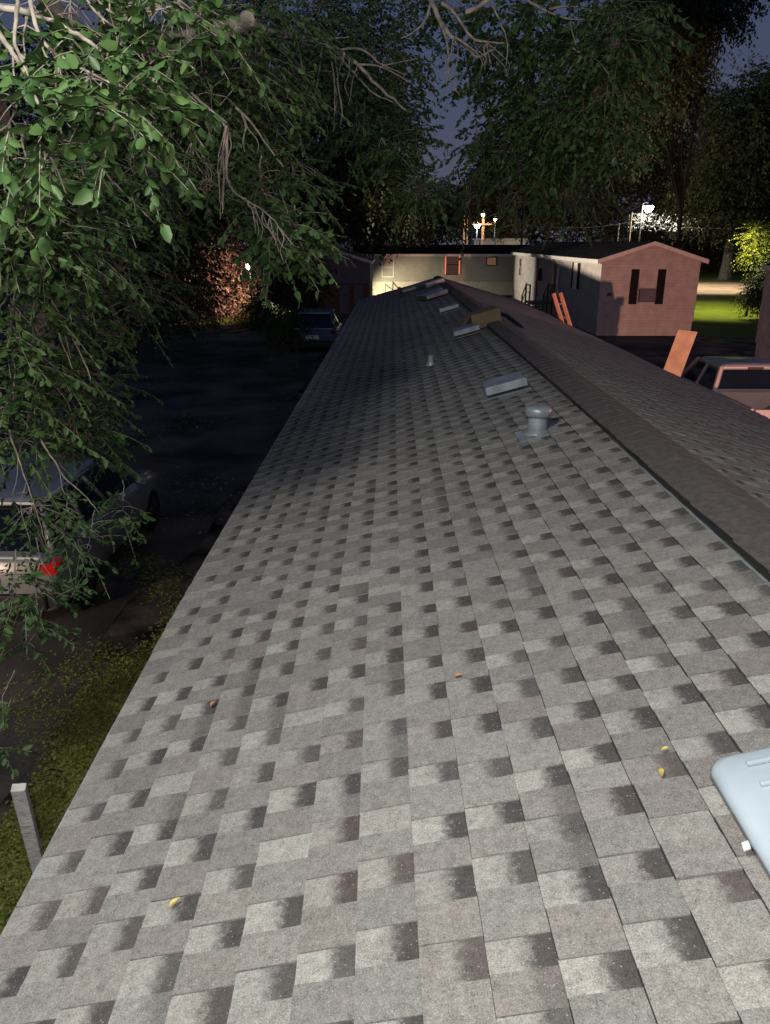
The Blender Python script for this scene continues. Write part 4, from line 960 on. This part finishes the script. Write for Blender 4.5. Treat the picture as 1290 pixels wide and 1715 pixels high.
bgtree('high dark tree crown at the top right in front of the blue sky', 1130, 36, [(1120, 20, 60, 50, .35), (1100, 110, 55, 55, .3), (1075, 200, 45, 50, .2), (1140, 60, 32, 40, .12), (1195, 6, 42, 26, .14), (1060, 60, 40, 60, .2)], M['darkleaf'], .16, 1250, .12, th=6, bark=M['blackbark'])
bgtree('low dark hedge-like tree behind the pale trunk on the right', 1190, 112, [(1130, 410, 60, 24, .3), (1220, 400, 70, 30, .4), (1290, 400, 60, 30, .3), (1060, 385, 40, 12, .1)], M['brownleaf'], .4, 800, .3, th=1.5)
f = Fol()
for px in range(-60, 1360, 26):
    c = at(px, 385+random.uniform(-8, 8), 150); n = 60
    u = rng.normal(0, 1, (n, 3))*np.array([2.6, 1.5, 2.6]); D = rng.normal(0, 1, (n, 3)); D /= np.linalg.norm(D, axis=1, keepdims=True)
    f.sprays(np.array(c)+u, D, rng.uniform(1.5, 3.2, n), 12, .6, .2, twig=False)
o = f.build('treeline', M['darkleaf'], None, simple=True); o['kind'] = 'stuff'
# lamplit tree with the pale trunk on the right
bgtree('tree with a pale lamplit trunk on the grass beyond the dirt road', 1217, 88, [(1190, 330, 60, 40, .4), (1260, 340, 50, 40, .3), (1225, 280, 60, 50, .3)], M['brownleaf'], .32, 700, .62, bark=M['palebark'], th=5.0, group='trees on the far lawn')
bgtree('small bright green sapling at the right edge above the dirt road', 1272, 50, [(1268, 395, 16, 18, .5), (1262, 425, 14, 14, .3)], M['yellowgreen'], .11, 170, .06, bark=M['palebark'], th=2.2, name='sapling', group='trees on the far lawn')
# red leaved shrub and the low bushes under the lamp on the left
bgtree('red leaved shrub lit by the lamp at the left', 370, 42.5, [(370, 480, 60, 55, .5), (330, 430, 45, 45, .3), (400, 500, 34, 50, .25), (340, 370, 50, 50, .2)], M['redleaf'], .15, 620, .1, name='shrub', th=1.2, group='lamplit shrubs')
bgtree('yellow green low bush at the foot of the red leaved shrub', 350, 38.5, [(345, 548, 26, 10, .4), (400, 543, 30, 12, .4), (422, 520, 12, 18, .2)], M['yellowgreen'], .08, 420, .04, name='shrub', th=.4, group='lamplit shrubs')
bgtree('dark bush between the red shrub and the small dark house', 480, 39, [(480, 500, 42, 45, .5), (500, 460, 36, 40, .4), (460, 540, 30, 20, .2)], M['darkleaf'], .15, 600, .12, name='shrub', th=1.0, group='lamplit shrubs')
bgtree('dark bush hiding the left half of the dusty blue car', 492, 26.5, [(484, 535, 14, 26, .6), (470, 560, 18, 16, .4)], M['darkleaf'], .08, 260, .05, name='shrub', th=.6, group='lamplit shrubs')
bgtree('dark shrub beside the neighbouring home at the right edge', 1262, 44, [(1268, 490, 10, 22, .5), (1285, 470, 14, 34, .5)], M['darkleaf'], .11, 240, .06, name='shrub', th=.8, group='lamplit shrubs')

# ------------------------------------------------------------------ light
# phone flash held just above the lens
lamp('flash', 'POINT', (.02, -.2, 4.7), 225, (1, .975, .93), .03)
# unseen fill lamp added above the roof edge to stretch the flash falloff
lamp('roof_fill', 'POINT', (-1.3, .6, 6.4), 590, (.99, .975, .92), .25)
# sodium street lamp beyond the right-hand neighbour
lamp('sodium_lamp', 'SPOT', (24.2, 10, 6.2), 4200, (1, .50, .38), .25, target=(3, 9, 3), angle=76, blend=.5)
# vehicle light low behind on the right: throws the pickup's shadow on the far gable
lamp('vehicle_light', 'SPOT', (7.8, -10, .34), 28500, (1, .44, .31), .08, target=(9.3, 34, 2.2), angle=27, blend=.3)
# porch lamp on the neighbour lighting the pickup bed
lamp('porch_lamp', 'SPOT', (12.6, 5, 3.4), 1300, (1, .55, .40), .1, target=(7.8, 16, 1.2), angle=50, blend=.6)
# porch lamps between the far homes
lamp('porch_lamp', 'SPOT', (-2.4, 58.6, 1.0), 1500, (1, .86, .56), .1, target=(1.0, 62, .2), angle=84, blend=.8)
lamp('porch_lamp', 'SPOT', (3.2, 55.5, 2.6), 1300, (1, .90, .72), .1, target=(8.9, 55.2, 2.4), angle=80, blend=.35)
# lamp and post added on the left to light the band under the trailer eave
FL = V(-10.0, 34.3, 3.93)
fx = thing('eave_band_lamp', 'added lamp with a beam shield on a thin post beyond the driveway', 'eave_band_lamp', (FL.x, FL.y, 0))
m = MB(); m.tube([(FL.x-.1, FL.y-.1, -.1), (FL.x-.1, FL.y-.1, FL.z)], .05, 8); m.build('post', M['steel'], fx)
lamp('eave_band_beam', 'SPOT', FL, 22000, (1, .84, .68), .006, target=(8.9, 41, 3.9), angle=62, blend=.3)
aim = (V(8.9, 42, 3.9)-FL).normalized(); m = MB(); q = []
for (ty, tz) in ((29, 2.60), (34.6, 2.90), (42, 3.32), (52, 3.80), (80, 4.2)):
    d = (V(8.9, ty, tz)-FL); d = d*(.6/d.dot(aim)); q.append(FL+d)
sd = (q[0]-q[-1]).normalized(); q = [q[0]+sd*.25]+q[1:]
m.poly(q+[q[-1]-V(0, 0, .24), q[0]-V(0, 0, .24)], aim*.01); m.build('shield', M['blackbark0'], fx)  # plate added and shaped to cut the beam below the eave band
m = MB(); m.box(FL.x-.1, FL.x+.98, FL.y-.16, FL.y-.13, FL.z-.28, FL.z+.16); m.build('plate_screen', M['blackbark0'], fx)  # panel added to hide the lit plate from the camera side
# lawn lamp hidden behind the pink-lit home
lamp('yard_light', 'SPOT', (18.5, 47, 8), 6500, (1, .86, .50), .3, target=(19, 48, 0), angle=104, blend=.5)
lamp('yard_light', 'SPOT', (28, 70, 9), 9500, (1, .84, .60), .3, target=(28, 71, 0), angle=112, blend=.5)  # second unseen light, added to brighten the dirt road
lamp('building_fill', 'POINT', (42, 121, 8.2), 5200, (1, .93, .82), .3)  # unseen light added to brighten the white building
# low warm beam from the lane, raking across the driveway past the parked car
lamp('lane_light', 'SPOT', (-8.2, 1.5, 1.5), 1000, (1, .72, .50), .03, target=(-3.2, 12, 0), angle=42, blend=.5)

SC.view_settings.view_transform = 'Standard'; SC.view_settings.look = 'None'; SC.view_settings.exposure = 0; SC.view_settings.gamma = 1
SC.cycles.use_denoising = True
SC.cycles.max_bounces = 6; SC.cycles.diffuse_bounces = 3; SC.cycles.glossy_bounces = 3
